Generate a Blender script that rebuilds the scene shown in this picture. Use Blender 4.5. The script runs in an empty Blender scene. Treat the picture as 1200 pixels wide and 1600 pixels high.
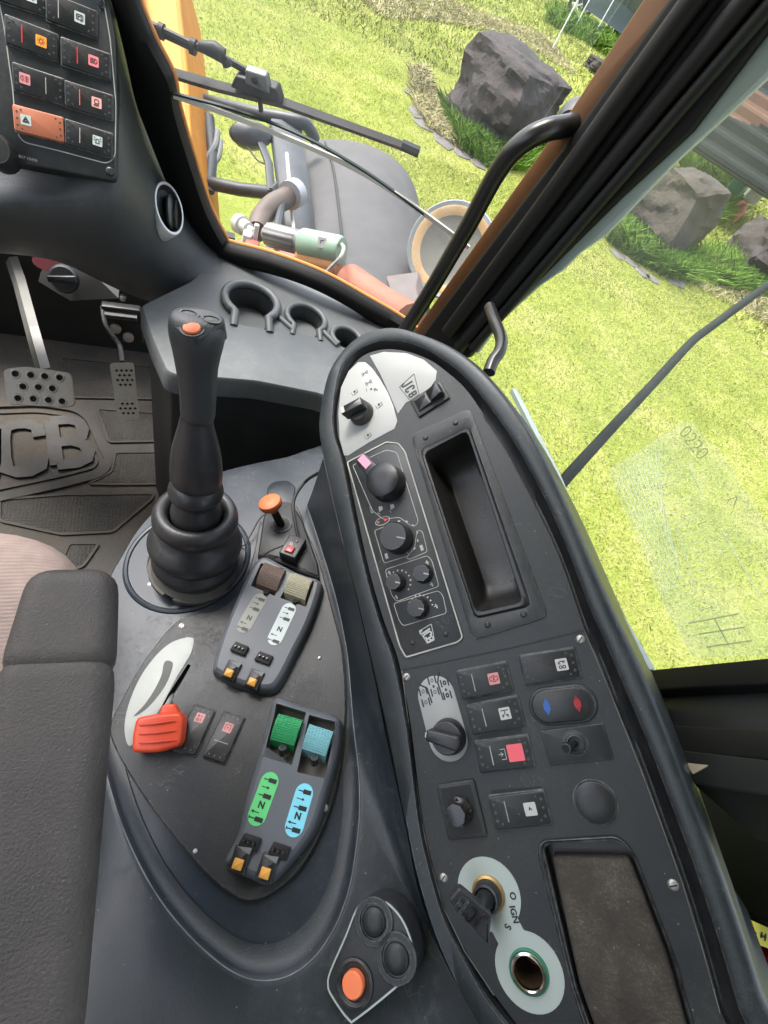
import bpy, math, random
import numpy as np
from mathutils import Vector, Matrix
random.seed(7); np.random.seed(7)
SC = bpy.context.scene
# ---------------------------------------------------------------- camera
CAM = Vector((0, 0, 2.3))                       # eye height above the lawn
CR = Vector((0.91459401, -0.1912731, 0.35627573))   # camera right
CU = Vector((-0.01820767, 0.86068363, 0.50881447))  # camera up
CF = Vector((0.40396321, 0.47184562, -0.78369346))  # view direction
FOC = 760.0
cd = bpy.data.cameras.new('camera'); cam = bpy.data.objects.new('camera', cd)
SC.collection.objects.link(cam)
cd.sensor_fit = 'VERTICAL'; cd.sensor_height = 24; cd.lens = 24*FOC/1600
cd.clip_start = 0.01; cd.clip_end = 1000
m = Matrix((CR, CU, -CF)).transposed().to_4x4(); m.translation = CAM
cam.matrix_world = m
SC.camera = cam
# ---------------------------------------------------------------- light
w = bpy.data.worlds.new('World'); SC.world = w; w.use_nodes = True
nt = w.node_tree; nt.nodes.clear()
sky = nt.nodes.new('ShaderNodeTexSky'); sky.sky_type = 'NISHITA'; sky.sun_disc = False
SUN_EL = math.radians(58); SUN_AZ = math.radians(318)      # azimuth from +Y towards +X: a veiled sun ahead of the cab, to the left
sky.sun_elevation = SUN_EL; sky.sun_rotation = SUN_AZ; sky.air_density = 1.0; sky.dust_density = 3.0; sky.ozone_density = 1.0
bg = nt.nodes.new('ShaderNodeBackground'); bg.inputs[1].default_value = 0.15
wo = nt.nodes.new('ShaderNodeOutputWorld')
hs0 = nt.nodes.new('ShaderNodeHueSaturation'); hs0.inputs['Saturation'].default_value = .45
nt.links.new(sky.outputs[0], hs0.inputs['Color']); nt.links.new(hs0.outputs[0], bg.inputs[0]); nt.links.new(bg.outputs[0], wo.inputs[0])
sd = bpy.data.lights.new('sun', 'SUN'); sd.energy = 1.5; sd.angle = math.radians(22); sd.color = (1, .96, .9)
sun = bpy.data.objects.new('sun', sd); SC.collection.objects.link(sun)
sdir = Vector((math.sin(SUN_AZ)*math.cos(SUN_EL), math.cos(SUN_AZ)*math.cos(SUN_EL), math.sin(SUN_EL)))
sun.rotation_euler = sdir.to_track_quat('Z', 'Y').to_euler()
SC.view_settings.view_transform = 'Standard'; SC.view_settings.look = 'None'
SC.view_settings.exposure = 2.15; SC.view_settings.gamma = 1; SC.view_settings.use_curve_mapping = False
SC.cycles.max_bounces = 8; SC.cycles.transparent_max_bounces = 16
try: SC.cycles.use_denoising = True
except Exception: pass

# ---------------------------------------------------------------- geometry helpers
def ray(px, py): return CR*((px-600)/FOC) + CU*((800-py)/FOC) + CF
def at(px, py, d): return CAM + ray(px, py)*d          # a point at view depth d metres
class Pl:
    """A flat surface of the cab: normal and one point on it."""
    def __init__(s, n, p, ux=None):
        s.n = Vector(n).normalized(); s.p = Vector(p)
        a = Vector(ux) if ux else Vector((0, 1, 0)) if abs(s.n.y) < .9 else Vector((1, 0, 0))
        s.u = (a - s.n*a.dot(s.n)).normalized(); s.v = s.n.cross(s.u)
    def hit(s, px, py, h=0):
        r = ray(px, py); q = s.p + s.n*h
        return CAM + r*((q-CAM).dot(s.n)/r.dot(s.n))
    def M(s):
        m = Matrix((s.u, s.v, s.n)).transposed().to_4x4(); m.translation = s.p; return m
    def l2(s, px, py, h=0):
        d = s.hit(px, py, h) - s.p; return (d.dot(s.u), d.dot(s.v))
    def poly(s, pts, h=0): return [s.l2(x, y, h) for x, y in pts]
    def fr(s, px, py, qx, qy, h=0):
        o = s.hit(px, py, h); u = s.hit(qx, qy, h)-o; u = (u - s.n*u.dot(s.n)).normalized()
        m = Matrix((u, s.n.cross(u), s.n)).transposed().to_4x4(); m.translation = o; return m
def frame(o, n, ux):
    n = Vector(n).normalized(); ux = Vector(ux); u = (ux-n*ux.dot(n)).normalized()
    m = Matrix((u, n.cross(u), n)).transposed().to_4x4(); m.translation = Vector(o); return m
def hz(px, py, z):      # point on the level plane at height z
    r = ray(px, py); return CAM + r*((z-CAM.z)/r.z)
def T(x, y, z=0): return Matrix.Translation((x, y, z))
def RZ(a): return Matrix.Rotation(math.radians(a), 4, 'Z')
def RX(a): return Matrix.Rotation(math.radians(a), 4, 'X')
def RY(a): return Matrix.Rotation(math.radians(a), 4, 'Y')

def cr(pts, closed=True, n=8):
    pts = [Vector(p) for p in pts]; N = len(pts); out = []
    rng = range(N) if closed else range(N-1)
    for i in rng:
        g = (lambda k: pts[k % N]) if closed else (lambda k: pts[max(0, min(N-1, k))])
        p0, p1, p2, p3 = g(i-1), g(i), g(i+1), g(i+2)
        for k in range(n):
            t = k/n
            out.append(.5*((2*p1)+(p2-p0)*t+(2*p0-5*p1+4*p2-p3)*t*t+(3*p1-p0-3*p2+p3)*t**3))
    if not closed: out.append(pts[-1])
    return out
def resamp(pts, N, closed=True):
    P = [Vector(p) for p in pts]; Q = P+[P[0]] if closed else P
    L = [0]
    for a, b in zip(Q, Q[1:]): L.append(L[-1]+(b-a).length)
    out = []; j = 0
    for i in range(N):
        t = L[-1]*i/(N if closed else N-1)
        while j < len(L)-2 and L[j+1] < t: j += 1
        f = (t-L[j])/max(1e-9, L[j+1]-L[j]); out.append(Q[j].lerp(Q[j+1], min(1, f)))
    return out
def ccw(p):
    a = sum(p[i][0]*p[(i+1) % len(p)][1]-p[(i+1) % len(p)][0]*p[i][1] for i in range(len(p)))
    return list(p) if a > 0 else list(p)[::-1]
def rnd(pts, r, n=4):
    """round the corners of a 2D polygon"""
    pts = [Vector(p[:2]) for p in ccw(pts)]; N = len(pts); out = []
    for i in range(N):
        p = pts[i]; a = pts[i-1]-p; b = pts[(i+1) % N]-p
        d = min(r, a.length*.48, b.length*.48); A = p+a.normalized()*d; B_ = p+b.normalized()*d
        for k in range(n+1):
            t = k/n; out.append(A.lerp(p, t).lerp(p.lerp(B_, t), t))
    return [(q.x, q.y) for q in out]
def rect(w, h, r=0, n=4, cx=0, cy=0):
    q = [(cx-w/2, cy-h/2), (cx+w/2, cy-h/2), (cx+w/2, cy+h/2), (cx-w/2, cy+h/2)]
    return rnd(q, r, n) if r else q
def circ(r, n=32, cx=0, cy=0, ry=None): return [(cx+r*math.cos(2*math.pi*i/n), cy+(ry or r)*math.sin(2*math.pi*i/n)) for i in range(n)]
def stad(ax, ay, bx, by, r, n=12):
    d = math.atan2(by-ay, bx-ax); o = []
    for k in range(n+1): t = d-math.pi/2+math.pi*k/n; o.append((bx+r*math.cos(t), by+r*math.sin(t)))
    for k in range(n+1): t = d+math.pi/2+math.pi*k/n; o.append((ax+r*math.cos(t), ay+r*math.sin(t)))
    return o
def inset(p, d):
    p = [Vector(q[:2]) for q in p]; N = len(p); o = []
    for i in range(N):
        e1 = (p[i]-p[i-1]); e2 = (p[(i+1) % N]-p[i])
        if e1.length < 1e-9 or e2.length < 1e-9: o.append((p[i].x, p[i].y)); continue
        e1.normalize(); e2.normalize()
        n1 = Vector((-e1.y, e1.x)); n2 = Vector((-e2.y, e2.x)); s = n1+n2
        if s.length < .2: s = n1
        k = d/max(.35, s.normalized().dot(n1)); q = p[i]+s.normalized()*k; o.append((q.x, q.y))
    return o

GLY = {'J': [[(-.34, -.22), (-.30, -.42), (-.12, -.5), (.06, -.5), (.2, -.42), (.24, -.2), (.24, .5)]],
       'C': [[(.32, .22), (.28, .42), (.1, .5), (-.1, .5), (-.28, .42), (-.32, .2), (-.32, -.2), (-.28, -.42), (-.1, -.5), (.1, -.5), (.28, -.42), (.32, -.22)]],
       'B': [[(-.3, -.5), (-.3, .5)], [(-.3, .5), (.05, .5), (.24, .42), (.28, .26), (.22, .08), (.05, 0), (-.3, 0)], [(.05, 0), (.26, -.1), (.32, -.26), (.26, -.42), (.08, -.5), (-.3, -.5)]]}
def block(b, G, ch, w, h, st, h0=0, h1=.0003):
    for k, g_ in enumerate(GLY[ch]): b.path(G, [(x*w, y*h) for x, y in g_], st, h0, h1-k*st*.004)
class B:
    def __init__(s): s.v = []; s.f = []; s.mi = []; s.m = 0
    def add(s, vs, fs):
        o = len(s.v); s.v += [tuple(v) for v in vs]
        for f in fs: s.f.append(tuple(i+o for i in f)); s.mi.append(s.m)
        return s
    def rings(s, rs, closed=True, cap0=False, cap1=False):
        n = len(rs[0]); vs = [v for r in rs for v in r]; fs = []
        for i in range(len(rs)-1):
            for j in range(n if closed else n-1):
                k = (j+1) % n; fs.append((i*n+j, i*n+k, (i+1)*n+k, (i+1)*n+j))
        if cap0: fs.append(tuple(range(n))[::-1])
        if cap1: fs.append(tuple((len(rs)-1)*n+j for j in range(n)))
        return s.add(vs, fs)
    def plate(s, M, p, h0, h1, bv=0, top=True, bot=False):
        p = ccw(p); R = lambda q, h: [M@Vector((x, y, h)) for x, y in q]
        rs = [R(p, h0)]
        if bv: rs += [R(p, h1-bv), R(inset(p, bv*.35), h1-bv*.3), R(inset(p, bv), h1)]
        else: rs += [R(p, h1)]
        return s.rings(rs, True, bot, top)
    def pillow(s, M, p, h0, h1, r, n=6):
        p = ccw(p); rs = [[M@Vector((x, y, h0)) for x, y in p]]
        for k in range(n+1):
            a = math.pi/2*k/n; rs.append([M@Vector((x, y, h1-r+r*math.sin(a))) for x, y in inset(p, r*(1-math.cos(a)))])
        return s.rings(rs, True, True, True)
    def box(s, M, x, y, z0, z1, bv=0, r=None, cx=0, cy=0):
        return s.plate(M, rect(x, y, r if r is not None else min(x, y)*.02+bv, 3 if (r or bv) else 1, cx, cy) if (r or bv) else rect(x, y, 0, 1, cx, cy), z0, z1, bv, True, True)
    def lathe(s, M, prof, n=32, cap=True, ry=1):
        rs = [[M@Vector((r*math.cos(2*math.pi*i/n), ry*r*math.sin(2*math.pi*i/n), h)) for i in range(n)] for r, h in prof]
        return s.rings(rs, True, False, cap)
    def tube(s, pts, r, n=10, caps=True, closed=False, flat=1, up=None):
        P = [Vector(p) for p in pts]; N = len(P); rr = r if isinstance(r, (list, tuple)) else [r]*N
        rs = []; prev = None
        for i in range(N):
            if closed: d = P[(i+1) % N]-P[i-1]
            else: d = P[min(N-1, i+1)]-P[max(0, i-1)]
            d.normalize()
            if prev is None:
                a = Vector(up) if up is not None else Vector((0, 0, 1)) if abs(d.z) < .9 else Vector((1, 0, 0))
            else: a = prev
            a = Vector(up) if up is not None else a
            a = (a-d*a.dot(d)).normalized(); prev = a; b = d.cross(a)
            rs.append([P[i]+(a*math.cos(2*math.pi*k/n)*flat+b*math.sin(2*math.pi*k/n))*rr[i] for k in range(n)])
        if closed: rs.append(rs[0])
        return s.rings(rs, True, caps and not closed, caps and not closed)
    def seg(s, M, a, b, w, h0=0, h1=.0003):
        a = Vector(a); b = Vector(b); d = b-a
        if d.length < 1e-7: return s
        d.normalize(); n = Vector((-d.y, d.x))*w/2
        return s.plate(M, [a-n, b-n, b+n, a+n], h0, h1)
    def path(s, M, pts, w, h0=0, h1=.0003, closed=False):
        pts = [Vector(p[:2]) for p in pts]; N = len(pts); L = []; R = []
        for i in range(N):
            d = (pts[(i+1) % N]-pts[i-1]) if closed else pts[min(N-1, i+1)]-pts[max(0, i-1)]
            d.normalize(); n = Vector((-d.y, d.x))*w/2; L.append(pts[i]+n); R.append(pts[i]-n)
        rs = [[M@Vector((p.x, p.y, h)) for p, h in ((L[i], h0), (L[i], h1), (R[i], h1), (R[i], h0))] for i in range(N)]
        if closed: rs.append(rs[0])
        return s.rings(rs, True, not closed, not closed)
    def text(s, M, txt, size, thick=.0003, sx=1, shear=0, align='CENTER', bold=0):
        cu = bpy.data.curves.new('t', 'FONT'); cu.body = txt; cu.size = size; cu.align_x = align; cu.align_y = 'CENTER'
        cu.shear = shear; cu.extrude = thick; cu.offset = bold; cu.resolution_u = 3
        ob = bpy.data.objects.new('t', cu); SC.collection.objects.link(ob)
        me = bpy.data.meshes.new_from_object(ob)
        s.add([M@Vector((v.co.x*sx, v.co.y, v.co.z)) for v in me.vertices], [tuple(p.vertices) for p in me.polygons])
        bpy.data.objects.remove(ob); bpy.data.meshes.remove(me); bpy.data.curves.remove(cu); return s
    def holed(s, M, outer, holes, h):
        import bmesh
        bm = bmesh.new(); ed = []
        for lp in [outer]+holes:
            vs = [bm.verts.new((x, y, 0)) for x, y in lp]
            for i in range(len(vs)): ed.append(bm.edges.new((vs[i], vs[(i+1) % len(vs)])))
        bmesh.ops.triangle_fill(bm, edges=ed, use_beauty=True, use_dissolve=False, normal=(0, 0, 1))
        bm.verts.index_update(); bm.normal_update()
        fs = [tuple(v.index for v in (f.verts if f.normal.z > 0 else reversed(f.verts))) for f in bm.faces]
        s.add([M@Vector((v.co.x, v.co.y, h)) for v in bm.verts], fs); bm.free(); return s
    def grid(s, rows, thick=0):
        s.rings(rows, False); return s
    def done(s, name, mats, parent=None, smooth=40, bevel=0, sub=0, solid=0, label=None, fixn=True):
        me = bpy.data.meshes.new(name)
        off = parent.matrix_world.translation if parent else Vector((0, 0, 0))
        pp = parent
        off = Vector((0, 0, 0))
        while pp: off += pp.location; pp = pp.parent
        me.from_pydata([(x-off.x, y-off.y, z-off.z) for x, y, z in s.v], [], s.f)
        mats = mats if isinstance(mats, (list, tuple)) else [mats]
        for mt in mats: me.materials.append(mt)
        me.polygons.foreach_set('material_index', s.mi); me.update()
        if fixn:
            import bmesh
            bm = bmesh.new(); bm.from_mesh(me); bmesh.ops.recalc_face_normals(bm, faces=bm.faces); bm.to_mesh(me); bm.free()
        if smooth:
            me.polygons.foreach_set('use_smooth', [True]*len(me.polygons))
            if not (bevel or sub): me.set_sharp_from_angle(angle=math.radians(smooth))
        ob = bpy.data.objects.new(name, me); SC.collection.objects.link(ob)
        if parent: ob.parent = parent
        if solid:
            q = ob.modifiers.new('s', 'SOLIDIFY'); q.thickness = solid; q.offset = -1
        if sub:
            q = ob.modifiers.new('u', 'SUBSURF'); q.levels = q.render_levels = sub
        if bevel:
            q = ob.modifiers.new('b', 'BEVEL'); q.width = bevel; q.segments = 3; q.limit_method = 'ANGLE'; q.angle_limit = math.radians(35); q.harden_normals = True
        if label: ob['label'] = label
        return ob
def thing(name, label, cat, loc=(0, 0, 0), group=None):
    o = bpy.data.objects.new(name, None); SC.collection.objects.link(o); o.location = loc; o.empty_display_size = .05
    o['label'] = label; o['category'] = cat
    if group: o['group'] = group
    return o
def tag(o, label=None, cat=None, group=None, kind=None):
    for k, v in (('label', label), ('category', cat), ('group', group), ('kind', kind)):
        if v: o[k] = v
    return o

# ---------------------------------------------------------------- materials
MATS = {}
def mat(name, col, rough=.5, metal=0, bump=0, bscale=300, dust=0, dcol=(.22, .2, .17), dscale=9, var=.12, vscale=14, spec=.5, coat=0, scratch=0, emit=None, bdist=.001, stretch=None, wear=0, speck=0):
    if name in MATS: return MATS[name]
    mt = bpy.data.materials.new(name); mt.use_nodes = True; N = mt.node_tree.nodes; L = mt.node_tree.links
    p = N['Principled BSDF']; p.inputs['Roughness'].default_value = rough; p.inputs['Metallic'].default_value = metal
    p.inputs['Specular IOR Level'].default_value = spec; p.inputs['Coat Weight'].default_value = coat
    tc = N.new('ShaderNodeTexCoord'); vec = tc.outputs['Object']
    if stretch:
        mp = N.new('ShaderNodeMapping'); mp.inputs['Scale'].default_value = stretch; L.new(vec, mp.inputs[0]); vec = mp.outputs[0]
    def noise(sc, det=4, rg=.55):
        n = N.new('ShaderNodeTexNoise'); n.inputs['Scale'].default_value = sc; n.inputs['Detail'].default_value = det; n.inputs['Roughness'].default_value = rg
        L.new(vec, n.inputs['Vector']); return n
    n1 = noise(vscale); mr = N.new('ShaderNodeMapRange'); mr.inputs[1].default_value = .3; mr.inputs[2].default_value = .7
    mr.inputs[3].default_value = 1-var; mr.inputs[4].default_value = 1+var; L.new(n1.outputs[0], mr.inputs[0])
    mx = N.new('ShaderNodeVectorMath'); mx.operation = 'SCALE'; mx.inputs[0].default_value = col[:3]; L.new(mr.outputs[0], mx.inputs['Scale'])
    cur = mx.outputs[0]
    if dust:
        n2 = noise(dscale, 8, .68); r2 = N.new('ShaderNodeMapRange'); r2.inputs[1].default_value = .42; r2.inputs[2].default_value = .72
        r2.inputs[3].default_value = 0; r2.inputs[4].default_value = dust; L.new(n2.outputs[0], r2.inputs[0])
        n3 = noise(dscale*22, 5, .7); r3 = N.new('ShaderNodeMapRange'); r3.inputs[1].default_value = .5; r3.inputs[2].default_value = .7; r3.inputs[3].default_value = .35; r3.inputs[4].default_value = 1.3
        L.new(n3.outputs[0], r3.inputs[0]); mm = N.new('ShaderNodeMath'); mm.operation = 'MULTIPLY'; mm.use_clamp = True
        L.new(r2.outputs[0], mm.inputs[0]); L.new(r3.outputs[0], mm.inputs[1])
        c = N.new('ShaderNodeMix'); c.data_type = 'RGBA'; L.new(mm.outputs[0], c.inputs[0]); L.new(cur, c.inputs[6]); c.inputs[7].default_value = (*dcol, 1); cur = c.outputs[2]
        rr = N.new('ShaderNodeMath'); rr.operation = 'MULTIPLY_ADD'; L.new(mm.outputs[0], rr.inputs[0]); rr.inputs[1].default_value = .5; rr.inputs[2].default_value = rough; rr.use_clamp = True
        L.new(rr.outputs[0], p.inputs['Roughness'])
    if scratch:
        v = N.new('ShaderNodeTexVoronoi'); v.feature = 'DISTANCE_TO_EDGE'; v.inputs['Scale'].default_value = 70; nn_ = noise(3, 3)
        vm = N.new('ShaderNodeVectorMath'); vm.operation = 'MULTIPLY_ADD'; L.new(nn_.outputs['Color'], vm.inputs[0]); vm.inputs[1].default_value = (1.6, .6, .9); L.new(vec, vm.inputs[2]); L.new(vm.outputs[0], v.inputs['Vector'])
        n4 = noise(25, 3); q = N.new('ShaderNodeMath'); q.operation = 'LESS_THAN'; L.new(v.outputs['Distance'], q.inputs[0]); q.inputs[1].default_value = .012
        q2 = N.new('ShaderNodeMath'); q2.operation = 'GREATER_THAN'; L.new(n4.outputs[0], q2.inputs[0]); q2.inputs[1].default_value = .66
        q3 = N.new('ShaderNodeMath'); q3.operation = 'MULTIPLY'; L.new(q.outputs[0], q3.inputs[0]); L.new(q2.outputs[0], q3.inputs[1])
        q4 = N.new('ShaderNodeMath'); q4.operation = 'MULTIPLY'; L.new(q3.outputs[0], q4.inputs[0]); q4.inputs[1].default_value = scratch
        c = N.new('ShaderNodeMix'); c.data_type = 'RGBA'; L.new(q4.outputs[0], c.inputs[0]); L.new(cur, c.inputs[6]); c.inputs[7].default_value = (.35, .35, .34, 1); cur = c.outputs[2]
    if wear:
        bv = N.new('ShaderNodeBevel'); bv.samples = 4; bv.inputs['Radius'].default_value = .0016; ge = N.new('ShaderNodeNewGeometry')
        dt = N.new('ShaderNodeVectorMath'); dt.operation = 'DOT_PRODUCT'; L.new(bv.outputs[0], dt.inputs[0]); L.new(ge.outputs['Normal'], dt.inputs[1])
        w1 = N.new('ShaderNodeMapRange'); w1.inputs[1].default_value = .995; w1.inputs[2].default_value = .88; w1.inputs[3].default_value = 0; w1.inputs[4].default_value = wear; L.new(dt.outputs['Value'], w1.inputs[0])
        nw = noise(120, 4, .7); w2 = N.new('ShaderNodeMapRange'); w2.inputs[1].default_value = .35; w2.inputs[2].default_value = .65; L.new(nw.outputs[0], w2.inputs[0])
        wm = N.new('ShaderNodeMath'); wm.operation = 'MULTIPLY'; wm.use_clamp = True; L.new(w1.outputs[0], wm.inputs[0]); L.new(w2.outputs[0], wm.inputs[1])
        c = N.new('ShaderNodeMix'); c.data_type = 'RGBA'; L.new(wm.outputs[0], c.inputs[0]); L.new(cur, c.inputs[6]); c.inputs[7].default_value = (.20, .20, .19, 1); cur = c.outputs[2]
    if speck:
        v2 = N.new('ShaderNodeTexVoronoi'); v2.inputs['Scale'].default_value = 260; L.new(vec, v2.inputs['Vector']); s1 = N.new('ShaderNodeMath'); s1.operation = 'LESS_THAN'; L.new(v2.outputs['Distance'], s1.inputs[0]); s1.inputs[1].default_value = .16
        sx_ = N.new('ShaderNodeSeparateColor'); L.new(v2.outputs['Color'], sx_.inputs[0]); s2 = N.new('ShaderNodeMath'); s2.operation = 'GREATER_THAN'; L.new(sx_.outputs[0], s2.inputs[0]); s2.inputs[1].default_value = .965
        s3 = N.new('ShaderNodeMath'); s3.operation = 'MULTIPLY'; L.new(s1.outputs[0], s3.inputs[0]); L.new(s2.outputs[0], s3.inputs[1]); s4 = N.new('ShaderNodeMath'); s4.operation = 'MULTIPLY'; L.new(s3.outputs[0], s4.inputs[0]); s4.inputs[1].default_value = speck*.6
        c = N.new('ShaderNodeMix'); c.data_type = 'RGBA'; L.new(s4.outputs[0], c.inputs[0]); L.new(cur, c.inputs[6]); c.inputs[7].default_value = (.34, .33, .30, 1); cur = c.outputs[2]
    L.new(cur, p.inputs['Base Color'])
    if bump:
        n5 = noise(bscale, 3, .6); b = N.new('ShaderNodeBump'); b.inputs['Strength'].default_value = bump; b.inputs['Distance'].default_value = bdist
        L.new(n5.outputs[0], b.inputs['Height']); L.new(b.outputs[0], p.inputs['Normal'])
    if emit: p.inputs['Emission Color'].default_value = (*emit, 1); p.inputs['Emission Strength'].default_value = 1
    MATS[name] = mt; return mt
POD_M = mat('pod_plastic', (.014, .019, .0205), .36, bump=.35, bscale=900, dust=.7, dcol=(.065, .068, .066), wear=.8, speck=.5, scratch=.25, bdist=.0006)
PANEL_M = mat('panel_plastic', (.012, .0150, .0150), .42, bump=.35, bscale=1100, dust=.8, dcol=(.062, .058, .05), wear=.9, speck=.6, scratch=.2, bdist=.0006, dscale=14)
BASE_M = mat('deck_plastic', (.017, .024, .034), .32, spec=.4, bump=.2, bscale=900, dust=.6, dcol=(.06, .07, .08), wear=.7, speck=.7, scratch=.35, bdist=.0005)
COVER_M = mat('cover_plate_plastic', (.013, .0155, .018), .42, bump=.4, bscale=1000, dust=.9, dcol=(.062, .058, .05), wear=.9, speck=.7, scratch=.4, bdist=.0006, dscale=12)
SHELL_M = mat('shell_plastic', (.013, .0185, .0235), .36, bump=.3, bscale=800, dust=.75, dcol=(.052, .058, .062), speck=.6, scratch=.3, bdist=.0006, dscale=6)
MOD_M = mat('module_grey', (.105, .115, .13), .5, bump=.05, bscale=900, dust=.15, dcol=(.2, .2, .2), var=.05)
BLK = mat('black_plastic', (.010, .011, .012), .36, bump=.15, bscale=900, dust=.45, wear=.9, dcol=(.07, .066, .056), dscale=25)
BLKD = mat('deep_black', (.006, .006, .006), .6, dust=.15, dcol=(.05, .048, .04), dscale=12)
RUB = mat('bellows_rubber', (.024, .024, .025), .40, bump=.3, bscale=250, dust=.4, dcol=(.12, .115, .105), dscale=10)
GRIP = mat('grip_rubber', (.026, .028, .030), .42, bump=.5, bscale=700, dust=.25, dcol=(.10, .10, .095), dscale=14)
PAD = mat('armrest_foam', (.048, .042, .037), .55, bump=.7, bscale=520, dust=.9, speck=.3, dcol=(.11, .097, .083), dscale=11, bdist=.0016)
FOAM = mat('tray_foam', (.040, .034, .027), .95, bump=.9, bscale=300, dust=1, speck=.5, dcol=(.15, .13, .10), dscale=26, bdist=.001)
SEATM = mat('seat_cloth', (.25, .19, .165), .95, bump=.9, bscale=40, var=.12, vscale=60, bdist=.001)
LEDGE = mat('ledge_plastic', (.075, .082, .083), .45, bump=.2, bscale=900, dust=.45, dcol=(.20, .20, .195), dscale=7)
DASH = mat('dash_plastic', (.036, .041, .042), .38, bump=.5, bscale=700, dust=.6, dcol=(.10, .10, .095), dscale=8, scratch=.1)
FLR = mat('floor_mat_rubber', (.034, .031, .027), .7, bump=.8, bscale=120, dust=1.0, dcol=(.15, .115, .08), dscale=6, scratch=.1)
SIL = mat('silver_label', (.31, .315, .30), .5, bump=.1, bscale=500, dust=.35, dcol=(.30, .29, .26), dscale=18, var=.05)
LAB = mat('pale_label', (.36, .41, .37), .45, dust=.2, dcol=(.35, .36, .33), var=.04)
WHT = mat('white_print', (.42, .42, .40), .5, var=.05)
LINE = mat('worn_line', (.33, .32, .28), .6, var=.3, vscale=40)
INK = mat('black_ink', (.01, .01, .01), .5)
PINKI = mat('pink_icon', (.56, .24, .23), .5, var=.08); REDI = mat('red_mark', (.70, .03, .03), .4); ORI = mat('orange_icon', (.85, .30, .03), .45)
WHI = mat('white_icon', (.46, .45, .42), .5, var=.08); GRI = mat('greenish_icon', (.42, .47, .43), .5, var=.06)
ORANGE = mat('orange_handle', (.80, .085, .03), .36, dust=.25, dcol=(.35, .07, .03), dscale=20, bump=.06, bscale=300)
OKNOB = mat('orange_knob', (.62, .15, .05), .5, dust=.6, dcol=(.28, .10, .05), dscale=35, bump=.3, bscale=300)
OBTN = mat('orange_button', (.85, .20, .07), .5, var=.04)
AMBER = mat('amber_key', (.75, .36, .06), .4, dust=.2, dcol=(.3, .18, .08))
SCREW = mat('screw_metal', (.40, .39, .35), .45, metal=.8, bump=.2, bscale=900, dust=.4, dcol=(.2, .15, .1), dscale=60)
STEEL = mat('worn_steel', (.55, .51, .47), .38, metal=.6, bump=.3, bscale=200, dust=.75, dcol=(.20, .13, .09), dscale=14)
SEAL = mat('rubber_seal', (.003, .003, .003), .6, spec=.25, dust=.3, dcol=(.014, .012, .009), dscale=6)
PAINTO = mat('ochre_frame_paint', (.135, .052, .011), .5, dust=.8, dcol=(.05, .032, .02), dscale=5)
YEL = mat('yellow_paint', (.52, .185, .008), .6, spec=.3, dust=.15, dcol=(.5, .3, .1))

def screw(P, M_, x, y, parent, r=.0032, m_=SCREW, slot=True, h=0):
    o = P.l2(x, y, h); M2 = M_@T(*o, h)@RZ(random.uniform(0, 180)); b = B(); b.lathe(M2, [(r*1.25, -.0003), (r*1.2, .0004), (r, .0012), (r*.6, .0016)], 18)
    if slot: b.m = 1; b.box(M2, r*1.7, r*.3, .0014, .0018)
    return b.done('screw', [m_, INK], parent)
def rocker(M, parent, icon=None, ic=.013, ln=-.0075, L=.047, W=.0245, glyph=None, tilt=3, label=None, bodym=BLK, h=.0035, linem=LINE, isz=.0098, grot=0):
    """a rocker switch: local x runs along the switch"""
    Mt = M@T(0, 0, h*.6)@RY(tilt)
    b = B(); b.plate(M, rect(L+.0022, W+.0022, .002), -.0004, .0012, .0006); b.m = 1
    b.plate(Mt, rect(L, W, .0022), -.006, h*.55, .0009)
    b.m = 2
    for sx in (-1, 1):
        for k in range(3): b.lathe(Mt@T(sx*(L/2-.0035), (k-1)*.0062, h*.55), [(.0011, 0), (.0009, .0003)], 10)
        for k in (-1, 1): b.lathe(Mt@T(sx*(L/2-.0075), k*.0088, h*.55), [(.0009, 0), (.0007, .0003)], 10)
    r_ = b.done('rocker_switch', [PANEL_M, bodym, mat('dimple', (.05, .05, .048), .4)], parent, label=label)
    if ln is not None:
        b = B(); b.box(Mt@T(ln, 0, h*.55), .0008, W*.62, 0, .0002); b.done('indicator_line', linem, r_)
    if icon:
        b = B(); b.plate(Mt@T(ic, 0, h*.55), rect(isz, isz, .001), 0, .0003)
        b.m = 1; G = Mt@T(ic, 0, h*.55+.0003)@RZ(grot)@Matrix.Scale(isz/.0098, 4)
        glyphs(b, G, glyph); b.done('switch_icon', [icon, INK if icon is not PINKI and icon is not ORI else mat('dark_red_print', (.25, .02, .02), .5) if icon is PINKI else mat('brown_print', (.25, .06, .01), .5)], r_)
    return r_
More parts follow.
